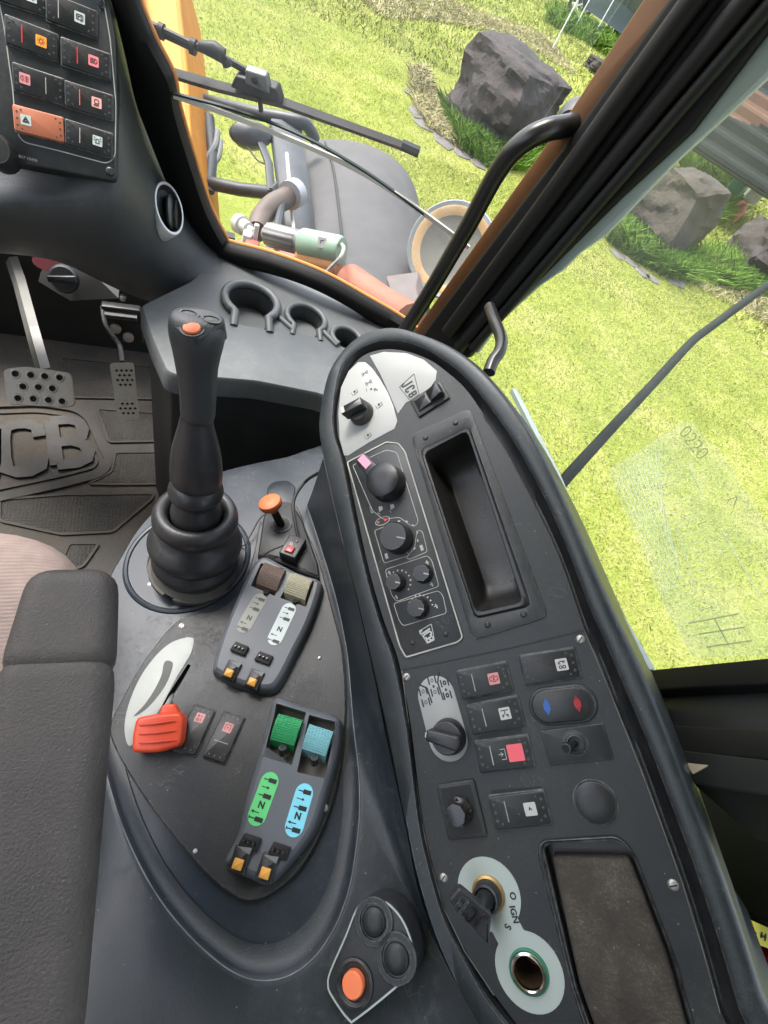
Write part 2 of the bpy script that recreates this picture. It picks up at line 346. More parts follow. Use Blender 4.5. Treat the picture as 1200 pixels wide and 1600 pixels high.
def glyphs(b, G, g):
    w = .0008; S = lambda *a: b.seg(G, (a[0]/1000, a[1]/1000), (a[2]/1000, a[3]/1000), w, 0, .00015)
    C = lambda x, y, r, s=0, e=360: b.path(G, [((x+r*math.cos(math.radians(t)))/1000, (y+r*math.sin(math.radians(t)))/1000) for t in np.linspace(s, e, 18)], w, 0, .00015)
    if g == 'lamp': C(0, .8, 2.2, -70, 250); S(-2, -1, 2, -1); [S(x, -1.8, x-.8, -3.6) for x in (-2, -.7, .6, 1.9)]
    elif g == 'beam': C(1.2, 0, 2.2, -90, 90); S(1.2, -2.2, 1.2, 2.2); [S(.4, y, -3.5, y) for y in (-2, -.7, .7, 2)]
    elif g == 'fog': C(-1.5, 0, 2.2, 90, 270); S(-1.5, -2.2, -1.5, 2.2); [S(0, y, 3.5, y) for y in (-1.8, 0, 1.8)]; S(1.8, -2.8, 1.8, 2.8)
    elif g == 'sun': C(0, 0, 1.7); [S(2.3*math.cos(t), 2.3*math.sin(t), 3.6*math.cos(t), 3.6*math.sin(t)) for t in np.arange(0, 6.2, .785)]
    elif g == 'tri': C(0, -.3, 3, 90, 450) if 0 else [S(*a) for a in ((-3, -2.2, 3, -2.2), (3, -2.2, 0, 3), (0, 3, -3, -2.2), (-1.4, -1.3, 1.4, -1.3), (1.4, -1.3, 0, 1.3), (0, 1.3, -1.4, -1.3))]
    elif g == 'bcn': [S(*a) for a in ((-1.5, -2, -1.5, 1.5), (1.5, -2, 1.5, 1.5), (-1.5, 1.5, 1.5, 1.5), (-2.4, -2.3, 2.4, -2.3), (-2.4, 2.4, -3.6, 3.3), (2.4, 2.4, 3.6, 3.3), (-2.6, .4, -3.9, .4), (2.6, .4, 3.9, .4))]
    elif g == 'gear': C(0, 0, 2.6, 20, 160); C(0, 0, 2.6, 200, 340); S(-.8, -1.6, .8, 1.6); S(-.8, 1.6, .8, -1.6); C(0, 0, 3.7, -35, 35); C(0, 0, 3.7, 145, 215)
    elif g == 'spray': S(0, -1, 0, 2); [S(-3, y, -1, y*.5) for y in (-3, -1.6)]; [S(3, y, 1, y*.5) for y in (-3, -1.6)]; S(-3.4, 2.6, 3.4, 2.6)
    elif g == 'dual': S(-3, 1.5, 0, 3); S(0, 3, 2.5, 1); S(-3, .8, -1, .8); S(1, 2.6, 3.3, 2.6); C(-1.4, -2, 1.1); C(1.6, -2, 1.1)
    elif g == 'drop': C(0, -.5, .9, -20, 200); S(-.9, 0, 0, 1.8)
    elif g == 'oi': b.lathe(G@T(-1.6/1000, 2/1000), [(.0012, 0), (.0012, .00015)], 14); C(-1.6, -2, 1.1); S(1.8, 3, 1.8, 1); S(1.8, -1, 1.8, -3.2); S(1.1, 1.7, 1.8, 1); S(1.1, -1.8, 1.8, -1)
    elif g == 'dial': C(0, 0, 3.2, -50, 230); S(-.9, .9, 0, -.9); S(0, -.9, .9, .9); S(2.4, 2.4, 3.6, 3.4); S(-2.4, 2.4, -3.4, 3.2)
    elif g == 'win': [S(*a) for a in ((-3, -2, 3, -2), (3, -2, 3, 2.4), (3, 2.4, -3, 2.4), (-3, 2.4, -3, -2), (-1.6, 2.4, -1.6, -2), (-1.6, 0, .5, 1.3), (1.4, -3.4, 1.4, 3.3))]
# ================================================================ ground and everything outside the cab
def ground_mat():
    mt = bpy.data.materials.new('lawn_grass'); mt.use_nodes = True; N = mt.node_tree.nodes; L = mt.node_tree.links; p = N['Principled BSDF']; p.inputs['Roughness'].default_value = .9
    p.inputs['Specular IOR Level'].default_value = .1
    tc = N.new('ShaderNodeTexCoord')
    def noise(s, d=4, r=.6): n = N.new('ShaderNodeTexNoise'); n.inputs['Scale'].default_value = s; n.inputs['Detail'].default_value = d; n.inputs['Roughness'].default_value = r; L.new(tc.outputs['Object'], n.inputs['Vector']); return n
    a = noise(1.1, 5, .65); r = N.new('ShaderNodeValToRGB'); e = r.color_ramp.elements
    e[0].position = .32; e[0].color = (.155, .195, .034, 1); e[1].position = .70; e[1].color = (.295, .292, .095, 1); x = e.new(.5); x.color = (.21, .245, .046, 1)
    L.new(a.outputs[0], r.inputs[0]); f = noise(38, 4, .75); r2 = N.new('ShaderNodeMapRange'); r2.inputs[1].default_value = .3; r2.inputs[2].default_value = .7; r2.inputs[3].default_value = .62; r2.inputs[4].default_value = 1.22
    L.new(f.outputs[0], r2.inputs[0]); s = N.new('ShaderNodeVectorMath'); s.operation = 'SCALE'; L.new(r.outputs[0], s.inputs[0]); L.new(r2.outputs[0], s.inputs['Scale'])
    g = noise(8, 5, .7); r3 = N.new('ShaderNodeMapRange'); r3.inputs[1].default_value = .56; r3.inputs[2].default_value = .70; r3.inputs[4].default_value = .55; L.new(g.outputs[0], r3.inputs[0])
    mx = N.new('ShaderNodeMix'); mx.data_type = 'RGBA'; L.new(r3.outputs[0], mx.inputs[0]); L.new(s.outputs[0], mx.inputs[6]); mx.inputs[7].default_value = (.36, .33, .15, 1)
    L.new(mx.outputs[2], p.inputs['Base Color'])
    b = N.new('ShaderNodeBump'); b.inputs['Strength'].default_value = .7; b.inputs['Distance'].default_value = .03; L.new(f.outputs[0], b.inputs['Height']); L.new(b.outputs[0], p.inputs['Normal']); return mt
GM = ground_mat()
b = B(); n = 40
rows = [[Vector((-150+350*(i/n)**1.0, -100+400*(j/n), 0)) for i in range(n+1)] for j in range(n+1)]
b.grid(rows); tag(b.done('lawn', GM, None, smooth=0), kind='structure')
def blades(name, P, hts, wid, mats, lean=.5, kind='stuff'):
    N_ = len(P); a = np.random.uniform(0, 2*np.pi, N_); l = np.random.normal(0, lean, (N_, 2))*hts[:, None]
    dx = np.stack([np.cos(a), np.sin(a), np.zeros(N_)], 1)*(wid*np.random.uniform(.6, 1.3, N_))[:, None]
    top = P+np.stack([l[:, 0], l[:, 1], hts], 1); mid = P+np.stack([l[:, 0]*.35, l[:, 1]*.35, hts*.6], 1)
    V = np.stack([P-dx, P+dx, mid+dx*.7, top, mid-dx*.7], 1).reshape(-1, 3).astype(np.float32)
    F = (np.arange(N_)[:, None]*5+np.array([0, 1, 2, 3, 4])).astype(np.int32)
    me = bpy.data.meshes.new(name); me.vertices.add(len(V)); me.vertices.foreach_set('co', V.ravel()); me.loops.add(F.size); me.loops.foreach_set('vertex_index', F.ravel())
    me.polygons.add(N_); me.polygons.foreach_set('loop_start', np.arange(N_)*5); me.polygons.foreach_set('loop_total', np.full(N_, 5))
    for m_ in mats: me.materials.append(m_)
    me.polygons.foreach_set('material_index', np.random.choice(len(mats), N_, p=[.5, .3, .2][:len(mats)] if len(mats) == 3 else None).astype(np.int32)); me.update(); me.validate()
    o = bpy.data.objects.new(name, me); SC.collection.objects.link(o); o['kind'] = kind; return o
def leafmat(n, c):
    m_ = mat(n, c, .7, var=.35, vscale=1.3, spec=.2); return m_
LG = [leafmat('grass_fresh', (.220, .262, .048)), leafmat('grass_yellow', (.275, .295, .068)), leafmat('grass_dry', (.34, .335, .13))]
# lawn blades where the lawn shows: sampled over the ground in front and at the right side
def gpt(u, v): p = hz(u, v, 0); return (p.x, p.y)
def ing(P, poly):
    x, y = P[:, 0], P[:, 1]; c = np.zeros(len(P), bool); n = len(poly)
    for i in range(n):
        x0, y0 = poly[i]; x1, y1 = poly[i-1]
        with np.errstate(divide='ignore', invalid='ignore'): c ^= ((y0 > y) != (y1 > y)) & (x < (x1-x0)*(y-y0)/(y1-y0+1e-12)+x0)
    return c
def scatter(n, x0, x1, y0, y1): return np.stack([np.random.uniform(x0, x1, n), np.random.uniform(y0, y1, n), np.zeros(n)], 1)
P_ = np.concatenate([scatter(110000, 1.2, 7.5, -1.0, 6.5), scatter(90000, -1.2, 8.5, 4.5, 12)])
Pf = np.concatenate([scatter(50000, -1, 16, 10, 26), scatter(25000, 7.5, 16, 2, 11)])
tag(blades('grass', Pf, np.random.uniform(.03, .08, len(Pf)), .012, LG, .7), kind='stuff')
tag(blades('grass', P_, np.random.uniform(.010, .027, len(P_)), .0028, LG, .9), kind='stuff')
# gravel-like parking strip and road beyond
b = B(); q = [hz(x, y, .004) for x, y in ((760,-60),(915,8),(945,28),(1010,50),(1060,-30),(1010,-70),(900,-90))]; b.add(q, [tuple(range(7))]); tag(b.done('gravel_drive', mat('gravel', (.30, .28, .26), .95, bump=1, bscale=30, var=.3, vscale=8), None), kind='structure')
# ---- boulders
ROCK = mat('boulder_stone', (.024, .018, .016), .85, bump=.7, bscale=9, bdist=.05, dust=.6, dcol=(.080, .062, .055), dscale=1.6, var=.45, vscale=3)
ROCKB = mat('boulder_stone_brown', (.026, .021, .015), .85, bump=.7, bscale=9, bdist=.05, dust=.8, dcol=(.12, .10, .072), dscale=1.8, var=.45, vscale=3)
LICH = mat('orange_lichen', (.60, .28, .04), .9, bump=1, bscale=60, bdist=.01)
from mathutils import noise as mno
def boulder(base, sx, sy, sz, rz, seed, label, mt, lichen=None, tilt=0):
    import bmesh
    bm = bmesh.new(); bmesh.ops.create_cube(bm, size=1.0)
    for v in bm.verts: v.co.x *= 1-.18*(v.co.z > 0); v.co.y *= 1-.25*(v.co.z > 0)
    bmesh.ops.subdivide_edges(bm, edges=bm.edges[:], cuts=18, use_grid_fill=True)
    o = Vector((seed*3.1, seed*1.7, 0))
    for v in bm.verts:
        c = v.co.copy(); r_ = Vector((c.x**3, c.y**3, c.z**3))*3.2; c = c*.62+c.normalized()*.235
        c += c.normalized()*(mno.noise(c*1.6+o)*.20+mno.noise(c*4+o)*.055+abs(mno.noise(c*9+o))*.04+mno.noise(c*22+o)*.014)
        st = .012*math.sin((c.z+mno.noise(c*2+o)*.25)*26); c.x += st; c.y += st
        v.co = Vector((c.x*sx, c.y*sy, (c.z+.42)*sz))
    R_ = Matrix.Rotation(math.radians(rz), 4, 'Z')@Matrix.Rotation(math.radians(tilt), 4, 'Y')
    b_ = B(); b_.add([Vector(base)+R_@v.co for v in bm.verts], [tuple(v.index for v in f.verts) for f in bm.faces]); bm.free()
    t = thing('boulder', label, 'boulder', base, 'boulders on the lawn'); ob = b_.done('rock', mt, t, smooth=28)
    if lichen:
        me = ob.data; me.materials.append(LICH)
        ctr = [Vector(base)+R_@Vector((a*sx, c*sy, d*sz)) for a, c, d in lichen]
        for pl in me.polygons:
            w_ = pl.center+Vector(base)
            if any((w_-c).length < .10+.05*mno.noise(w_*9) + .06*mno.noise(w_*30) for c in ctr): pl.material_index = 1
    return t
boulder(hz(776, 202, 0), 2.15, 1.3, .95, 36, 3, 'big dark purplish boulder left of the cab pillar with orange lichen at its right end', ROCK, [(.50, -.2, .35), (.52, .1, .2), (.48, -.05, .5)], 4)
boulder(hz(1018, 372, 0), 1.15, 1.05, .95, 20, 5, 'brown grey boulder seen through the door glass beside the pillar, nearer to the bright weeds', ROCKB, [(.45, .3, .5)], 0)
boulder(hz(1172, 428, 0), 1.25, 1.0, .80, 60, 9, 'dark grey boulder at the right edge below the garden ornaments', ROCK, None, 8)
boulder(hz(926, 112, 0), .55, .45, .3, 10, 12, 'small pale stone half hidden beside the ochre pillar, behind the big boulder', ROCKB)
# ---- stepping stones
SLB = mat('slate_slab', (.115, .105, .10), .85, bump=.8, bscale=40, bdist=.01, var=.2, vscale=5, dust=.5, dcol=(.20, .18, .14), dscale=6)
stones = [(655,122,.30),(648,148,.28),(655,178,.36),(667,198,.30),(693,223,.32),(722,240,.26),(746,256,.24),(775,262,.26),(965,398,.24),(985,410,.22),(1004,427,.24),(1019,437,.2),(1052,435,.36),(1083,425,.26),(1102,440,.2),(1180,478,.34),(1196,492,.3)]
for i, (x, y, s) in enumerate(stones):
    c = hz(x, y, 0); random.seed(i*7); n = random.choice([5, 6, 7]); pts = [(s*random.uniform(.42, .62)*math.cos(2*math.pi*k/n+.3), s*random.uniform(.36, .5)*math.sin(2*math.pi*k/n+.3)) for k in range(n)]
    t = B(); t.plate(T(c.x, c.y, 0)@RZ(random.uniform(0, 180)), rnd([(a*1.25, d*1.25) for a, d in pts], .02, 2), -.03, .014, .006)
    o = t.done('paving_slab', SLB, None)
    lab = 'flat grey stone in the curved row left of the big dark boulder' if i < 8 else 'flat grey stone in the row below the weeds, seen through the door glass' if i < 15 else 'flat grey stone at the right edge beyond the bent rail'
    tag(o, lab, 'paving stone', 'flat stones left of the big boulder' if i < 8 else 'flat stones below the weeds' if i < 15 else 'flat stones at the right edge')
# ---- weeds round the stones
def patch(px, n, lo, hi, wd, mats, name, spread=.0, lean=.45):
    pl = [gpt(*p) for p in px]; xs = [p[0] for p in pl]; ys = [p[1] for p in pl]; Q = np.zeros((0, 3))
    while len(Q) < n:
        S_ = scatter(n*2, min(xs), max(xs), min(ys), max(ys)); Q = np.concatenate([Q, S_[ing(S_, pl)]])
    Q = Q[:n]; return blades(name, Q, np.random.uniform(lo, hi, n), wd, mats, lean)
WG = [leafmat('weed_bright', (.13, .25, .025)), leafmat('weed_deep', (.06, .14, .02)), leafmat('weed_pale', (.24, .33, .07))]
DG = [leafmat('straw', (.46, .40, .22)), leafmat('straw_green', (.26, .28, .09)), leafmat('straw_pale', (.58, .52, .34))]
patch([(690,170),(745,185),(800,235),(880,205),(900,225),(820,268),(760,262),(715,232)], 9000, .06, .26, .009, WG, 'weeds', lean=.75)
patch([(945,345),(985,360),(1035,400),(1110,400),(1200,430),(1200,465),(1120,450),(1040,435),(985,405),(945,375)], 12000, .06, .30, .010, WG, 'weeds', lean=.75)
patch([(1060,235),(1110,260),(1150,300),(1130,345),(1090,350),(1070,300)], 9000, .10, .40, .010, WG, 'weeds', lean=.75)
patch([(640,110),(665,105),(690,190),(740,225),(720,235),(668,200),(645,160)], 6000, .03, .10, .006, DG, 'dry_grass', lean=1.2)
patch([(860,20),(940,55),(1000,85),(980,110),(900,60),(850,35)], 5000, .15, .45, .016, WG, 'weeds', lean=.75)
patch([(560,0),(700,0),(860,60),(900,120),(800,60),(690,35),(600,30)], 12000, .03, .09, .010, DG, 'dry_grass', lean=.9)
patch([(1085,420),(1200,470),(1230,540),(1180,500),(1090,450)], 2500, .03, .12, .006, DG, 'dry_grass', lean=.9)
# ---- corrugated roof of a low shed, ornaments beside it
SR = thing('corrugated_roof', 'dark corrugated sheet roof with a rust brown stripe, beyond the boulders at the right edge', 'roof', hz(1150, 230, 1.0))
RP = Pl((-.45, -.38, .80), hz(1083, 226, .75)); R0 = RP.hit(1083, 226); e1 = (RP.hit(1215, 312)-R0); e2 = (RP.hit(1118, 120)-R0)
e1n = e1.normalized(); rows = []; Ls = 5.0; Wd = 4.2; e2n = (e2-e1n*e2.dot(e1n)).normalized(); ns = 84
CORR = mat('corrugated_steel', (.010, .014, .014), .8, spec=.2, metal=0, dust=.5, dcol=(.035, .04, .038), dscale=2, bump=.3, bscale=60)
b = B(); NJ = 70
A = [[R0+e1n*(-1.2)+e1n*Ls*j/NJ+e2n*(Wd*i/ns)+RP.n*(.045*math.sin(i*2*math.pi/7)) for i in range(ns+1)] for j in range(NJ+1)]
for j in range(NJ):
    for i in range(ns):
        b.m = 1 if 10+j*.32+1.5*math.sin(j*.3) < i < 24+j*.30+3*math.sin(j*.16) else 0
        b.add([A[j][i], A[j][i+1], A[j+1][i+1], A[j+1][i]], [(0, 1, 2, 3)])
b.done('roof_sheet', [CORR, mat('rust_brown', (.075, .032, .016), .8, dust=.4, dcol=(.08, .055, .035), dscale=3)], SR, smooth=0)
b = B(); b.tube([R0-e1n*1.2-RP.n*.05, R0+e1n*3.8-RP.n*.05], .035, 6); b.done('edge_beam', BLKD, SR, smooth=0)
def on_ground_box(px, py, z0, sx, sy, sz, rz): return T(*hz(px, py, 0).xy, z0)@RZ(rz)
def ornament(px, py, cmain, label, s=1.0, rz=30):
    c = hz(px, py, 0); t = thing('garden_ornament', label, 'garden ornament', c, 'ornament houses behind the boulders'); M_ = T(c.x, c.y, 0)@RZ(rz)@Matrix.Scale(s, 4)
    b = B(); b.box(M_, .34, .30, .30, .72, .02, .03); bo = b.done('house_body', cmain, t); b = B(); b.box(M_@T(0, -.151, .5)@RX(90), .12, .14, 0, .01); b.done('house_window', mat('cream_paint', (.6, .58, .4), .5), bo)
    b = B(); b.plate(M_@T(0, 0, .70)@RX(14), rect(.46, .42, .02), 0, .05, .01, True, True); b.done('house_roof', mat('white_paint', (.8, .8, .78), .45), t)
    b = B(); b.tube([M_@Vector((0, 0, -.02)), M_@Vector((0, 0, .31))], .04, 8); b.done('post', mat('grey_post', (.3, .3, .28), .7), t)
ornament(1126, 322, mat('ornament_green', (.03, .16, .09), .5), 'small green ornament house with a white roof behind the right hand boulder')
ornament(1150, 334, mat('ornament_beige', (.50, .47, .38), .5), 'small beige ornament house with a white roof and a red foot', 1.0, 50)
b = B(); c = hz(1141, 342, 0); b.lathe(T(c.x, c.y, 0), [(.12, -.01), (.13, .2), (.08, .33), (.01, .36)], 20); tag(b.done('flower_pot', mat('red_pot', (.45, .06, .05), .5), None), 'small red pot beside the beige ornament house', 'pot')
# ---- parked car
CB = hz(893, 27, 0); cv = hz(1010, 105, 0)-hz(893, 27, 0); cv.z = 0
hd_ = -(Vector((CR.x, CR.y, 0))*.82-Vector((CU.x, CU.y, 0))*.57).normalized()          # car nose points to the left of the picture
side_n = Vector((-hd_.y, hd_.x, 0)); side_n = side_n if side_n.dot(CAM-CB) > 0 else -side_n
KM_ = frame(CB, (0, 0, 1), hd_); KMi = KM_.inverted(); sgn = 1 if (KMi.to_3x3()@side_n).y > 0 else -1
car = thing('parked_car', 'silver grey hatchback parked on the gravel at the top, behind the ochre pillar', 'car', CB)
CP = mat('car_silver', (.16, .19, .23), .25, metal=.5, coat=.6, var=.03); CG = mat('car_glass', (.04, .05, .06), .08, spec=.8)
prof = [(.85, .35), (.90, .62), (.72, .80), (.0, .93), (-.35, .98), (-1.05, 1.42), (-1.6, 1.50), (-2.6, 1.46), (-3.15, 1.05), (-3.35, .95), (-3.38, .4)]
def sect(y, s, dz=0): return [KM_@Vector((x*s+(1-s)*-1.2, y*sgn, z if z < .9 else .9+(z-.9)*(1 if abs(y) < 2 else 1)+dz)) for x, z in prof]
b = B(); b.rings([sect(0, .96), sect(.02, 1.0), sect(-.2, 1.0), sect(-1.5, 1.0), sect(-1.72, .96)], True, True, True); bd = b.done('body', CP, car, smooth=35)
b = B(); G = KM_@T(0, .03*sgn, 0)@RX(90)
def cside(pts, z0=-.02, z1=.012): return [(x, z) for x, z in pts]
for q in ([(-.55, .98), (-1.12, 1.36), (-1.5, 1.42), (-1.5, .98)], [(-1.58, .98), (-1.58, 1.42), (-2.5, 1.40), (-2.75, .98)]):
    b = B(); b.plate(G, rnd(q, .04), -.02 if sgn > 0 else -.02, .02); b.done('side_window', CG, car)
b = B(); b.add([KM_@Vector((x, y*sgn, z)) for x, y, z in ((-.36, -.15, 1.0), (-.36, -1.55, 1.0), (-1.02, -1.45, 1.41), (-1.02, -.25, 1.41))], [(0, 1, 2, 3)]); b.done('windscreen', CG, car, solid=.02)
for wx in (0, -2.6):
    for wy in (.0, -1.62):
        W_ = KM_@T(wx, wy*sgn, .32)@RX(90*(-sgn)); b = B(); b.lathe(W_, [(.2, -.02), (.31, -.02), (.33, .0), (.33, .10), (.31, .125), (.225, .128)], 32, False); ty = b.done('tyre', BLKD, car)
        b = B(); b.lathe(W_, [(.225, .10), (.21, .135), (.20, .12)], 32, False)
        for k in range(5): b.box(W_@RZ(72*k)@T(.11, 0, .11), .20, .05, 0, .02)
        b.lathe(W_, [(.05, .10), (.05, .14)], 16); b.done('rim', mat('alloy', (.75, .75, .75), .3, metal=.6), ty)
b = B(); b.plate(KM_@T(-.62, (.14)*sgn, 1.05), rect(.14, .26, .05), -.08, .10, .03, True, True); b.done('mirror', CP, car)
# ---- thin wire fence
for i, (x, y) in enumerate(((893,52),(925,60),(862,78))):
    c = hz(x, y, 0); b = B(); b.tube([c, c+Vector((.05, .03, 1.15))], .018, 8); fp = b.done('fence_post', mat('white_post', (.72, .74, .72), .5), None)
    tag(fp, ('thin white fence stake nearest the front wheel of the car', 'thin white fence stake nearest the ochre pillar', 'lowest thin white fence stake, standing on the open lawn')[i], 'fence stake', 'thin white stakes in front of the car')
# ================================================================ the machine in front of the windscreen
# yellow loader arm
arm = thing('loader_arm', 'yellow orange loader arm of the machine, outside the windscreen at the top left', 'loader arm', at(240, 60, 1.7))
b = B(); q0 = [(140,-120,1.75),(268,-120,1.75),(292,100,1.62),(300,240,1.5),(352,420,1.32),(300,480,1.3),(255,200,1.5),(200,60,1.62)]
f0 = [at(*p) for p in q0]; off = CF*.30+Vector((0, .1, -.1)); b.rings([f0, [p+off for p in f0]], True, True, True); b.done('arm_plate', YEL, arm, bevel=.01)
b = B(); e = [at(212, -60, 1.66), at(226, 40, 1.56), at(258, 160, 1.46), at(318, 330, 1.32)]; b.tube(e, .010, 6); b.done('arm_edge', mat('yellow_dirty', (.5, .22, .03), .5, dust=.5), arm)
# fender
fen = thing('front_mudguard', 'big grey black plastic front mudguard with a dark seam, seen through the windscreen', 'mudguard', at(550, 350, 1.95))
G_ = [[(478,214,2.25),(540,212,2.22),(598,228,2.22),(640,262,2.3),(652,300,2.4)],
      [(472,228,2.12),(535,226,2.05),(600,244,2.05),(646,290,2.12),(660,330,2.25)],
      [(470,290,1.90),(535,292,1.86),(600,305,1.86),(642,340,1.93),(668,372,2.1)],
      [(478,360,1.70),(540,372,1.66),(602,390,1.66),(645,415,1.74),(670,440,1.9)],
      [(492,430,1.52),(548,450,1.48),(604,470,1.50),(650,490,1.58),(680,510,1.75)],
      [(520,520,1.40),(570,540,1.36),(620,560,1.38),(660,575,1.46),(690,590,1.6)]]
FM = mat('mudguard_plastic', (.060, .058, .058), .6, spec=.3, dust=.6, dcol=(.125, .12, .112), dscale=5, bump=.3, bscale=120)
b = B(); b.grid([[at(*p) for p in r] for r in G_]); b.done('mudguard_shell', FM, fen, smooth=80, solid=.02, sub=2)
b = B(); b.tube(cr([at(508, 222, 2.09), at(520, 260, 1.95), at(530, 330, 1.74), at(536, 400, 1.55), at(535, 470, 1.42)], False, 6), .0045, 6); b.done('seam_cord', BLKD, fen)
b = B(); b.grid([[at(x, y, d) for x, y, d in r] for r in ([(424,185,1.85),(440,300,1.66),(462,430,1.45)], [(470,190,1.95),(485,300,1.75),(500,440,1.52)])]); b.done('mudguard_flank', mat('flank_black', (.05, .055, .06), .6, dust=.5, dcol=(.17, .17, .17), dscale=6), fen, solid=.03, sub=0)
b = B(); b.tube([at(448, 240, 1.68), at(456, 330, 1.55), at(462, 400, 1.44)], .006, 6); b.done('edge_trim', mat('pale_trim', (.45, .44, .40), .5), fen)
# guard rail with lamp
rail = thing('guard_rail', 'black tubular lamp guard in front of the mudguard', 'rail', at(400, 220, 1.9))
BT = mat('black_tube', (.025, .03, .035), .45, dust=.4, dcol=(.1, .1, .1), dscale=8)
b = B(); b.tube(cr([at(300, 152, 1.95), at(350, 165, 1.93), at(405, 178, 1.9), at(450, 186, 1.9), at(478, 195, 1.92), at(492, 218, 1.98)], False, 6), .023, 12); b.done('upper_tube', BT, rail)
b = B(); b.tube([at(322, 285, 1.75), at(375, 296, 1.75), at(430, 302, 1.72)], .022, 12); b.done('lower_tube', BT, rail)
b = B(); b.tube([at(326, 180, 1.9), at(332, 240, 1.82), at(326, 300, 1.74)], .02, 8, flat=.5); b.done('upright', BT, rail)
b = B(); b.tube(cr([at(340, 205, 1.86), at(336, 228, 1.83), at(322, 250, 1.8), at(318, 275, 1.76)], False, 6), .011, 8); b.tube(cr([at(345, 220, 1.86), at(342, 245, 1.83), at(330, 262, 1.8), at(325, 285, 1.76)], False, 6), .009, 8); b.done('hose', mat('grey_hose', (.16, .17, .17), .5), rail)
b = B(); b.tube([at(404, 215, 1.8), at(420, 255, 1.76), at(424, 300, 1.7)], .016, 6, flat=.5); b.tube([at(424, 300, 1.7), at(446, 280, 1.75)], .014, 6); b.done('bracket', BT, rail)
wl = thing('work_lamp', 'small round black work lamp on the lamp guard, hanging by a thin wire', 'lamp', at(390, 215, 1.8))
G = frame(at(392, 212, 1.8), ray(395, 215)*-1+Vector((0, 0, .4)), CR); b = B(); b.lathe(G, [(.075, 0), (.078, .01), (.07, .03), (.03, .045), (.01, .047)], 28, ry=.55); b.lathe(G, [(.075, 0), (.06, -.06), (.03, -.08)], 28, ry=.55); b.done('lamp_shell', BT, wl); b = B(); b.tube(cr([at(370, 215, 1.8), at(388, 232, 1.78), at(402, 250, 1.76), at(414, 256, 1.76)], False, 5), .003, 6); b.done('lamp_wire', BLKD, wl)
# intake hose
hs = thing('intake_hose', 'fat brown black hose bending up from the chassis to the mudguard', 'hose', at(420, 330, 1.4))
b = B(); b.tube(cr([at(402, 362, 1.38), at(408, 342, 1.41), at(424, 322, 1.45), at(446, 310, 1.5), at(458, 303, 1.52)], False, 8), .030, 16); b.done('hose_bend', mat('dirty_hose', (.07, .045, .032), .5, dust=.6, dcol=(.22, .20, .18), dscale=12), hs)
b = B(); b.tube([at(452, 306, 1.5), at(462, 301, 1.53)], .040, 16); b.done('hose_clamp', mat('clamp_grey', (.35, .36, .38), .4, metal=.5), hs)
# chassis beam
ch = thing('chassis_beam', 'rusty salmon pink chassis beam running below the windscreen', 'chassis beam', at(480, 440, 1.25))
RP_ = mat('faded_red_paint', (.27, .075, .035), .5, dust=.8, dcol=(.26, .19, .14), dscale=8, bump=.3, bscale=90, var=.25, vscale=10)
b = B(); q0 = [at(x, y, d) for x, y, d in ((335,366,1.36),(380,374,1.35),(425,386,1.33),(470,396,1.30),(528,404,1.26),(546,418,1.24),(552,446,1.2),(600,470,1.16),(650,520,1.08),(600,560,1.08),(480,490,1.2),(335,440,1.3))]
b.rings([q0, [p+Vector((0, .03, -.12)) for p in q0]], True, True, True); b.done('beam_plate', RP_, ch, bevel=.008)
b = B(); b.tube([at(545, 440, 1.2), at(600, 480, 1.13), at(640, 505, 1.06)], .042, 16); b.done('beam_tube', RP_, ch)
b = B(); b.tube([at(400, 405, 1.27), at(452, 420, 1.24), at(520, 432, 1.2)], .022, 10); b.done('beam_rail', mat('worn_salmon', (.42, .33, .28), .5, dust=.5, dcol=(.45, .22, .12), dscale=18), ch)
# washer pump: ribbed motor with green can
wp = thing('pump_motor', 'ribbed grey motor with a pale green can and orange underside, lying on the chassis beam', 'motor', at(480, 385, 1.22))
A0 = at(418, 366, 1.23); A1 = at(472, 380, 1.2); A2 = at(534, 393, 1.17); 
b = B(); d = (A1-A0).normalized(); G = frame(A0, d, (0, 0, 1)); Lm = (A1-A0).length; prof = [(.012, -.012), (.016, -.008), (.016, -.001), (.0235, .0), (.0265, .004), (.0265, Lm*.85), (.024, Lm*.9), (.029, Lm*.93), (.029, Lm)]
rs = [[G@Vector((r*(1+(.06 if (i % 4 < 2) and .003 < h < Lm*.87 else 0))*math.cos(2*math.pi*i/48), r*(1+(.06 if (i % 4 < 2) and .003 < h < Lm*.87 else 0))*math.sin(2*math.pi*i/48), h)) for i in range(48)] for r, h in prof]; b.rings(rs, True, True, True)
b.done('ribbed_motor', mat('pewter', (.17, .16, .155), .35, metal=.5, dust=.4, dcol=(.3, .28, .25), dscale=20), wp, smooth=35)
b = B(); d = (A2-A1).normalized(); G = frame(A1, d, (0, 0, 1)); Lm = (A2-A1).length; b.lathe(G, [(.031, 0), (.034, .004), (.034, Lm-.008), (.030, Lm), (.01, Lm+.002)], 32); b.done('green_can', mat('pale_green_can', (.17, .26, .19), .45, dust=.7, dcol=(.30, .29, .20), dscale=20), wp)
b = B(); b.tube([A1+Vector((.0, -.012, -.028)), A2+Vector((0, -.012, -.028))], .026, 12); b.done('orange_underside', mat('rust_orange', (.55, .24, .08), .6, dust=.4, dcol=(.3, .15, .08)), wp)
b = B(); G = frame(at(503, 379, 1.145), ray(503, 379)*-1, A2-A1); b.box(G, .020, .022, -.0005, .0003); b.m = 1; b.seg(G, (-.004, .004), (.004, .005), .002, .0003, .0006); b.seg(G, (-.003, -.002), (-.003, .003), .002, .0003, .0006); b.done('sticker', [WHT, INK], wp)
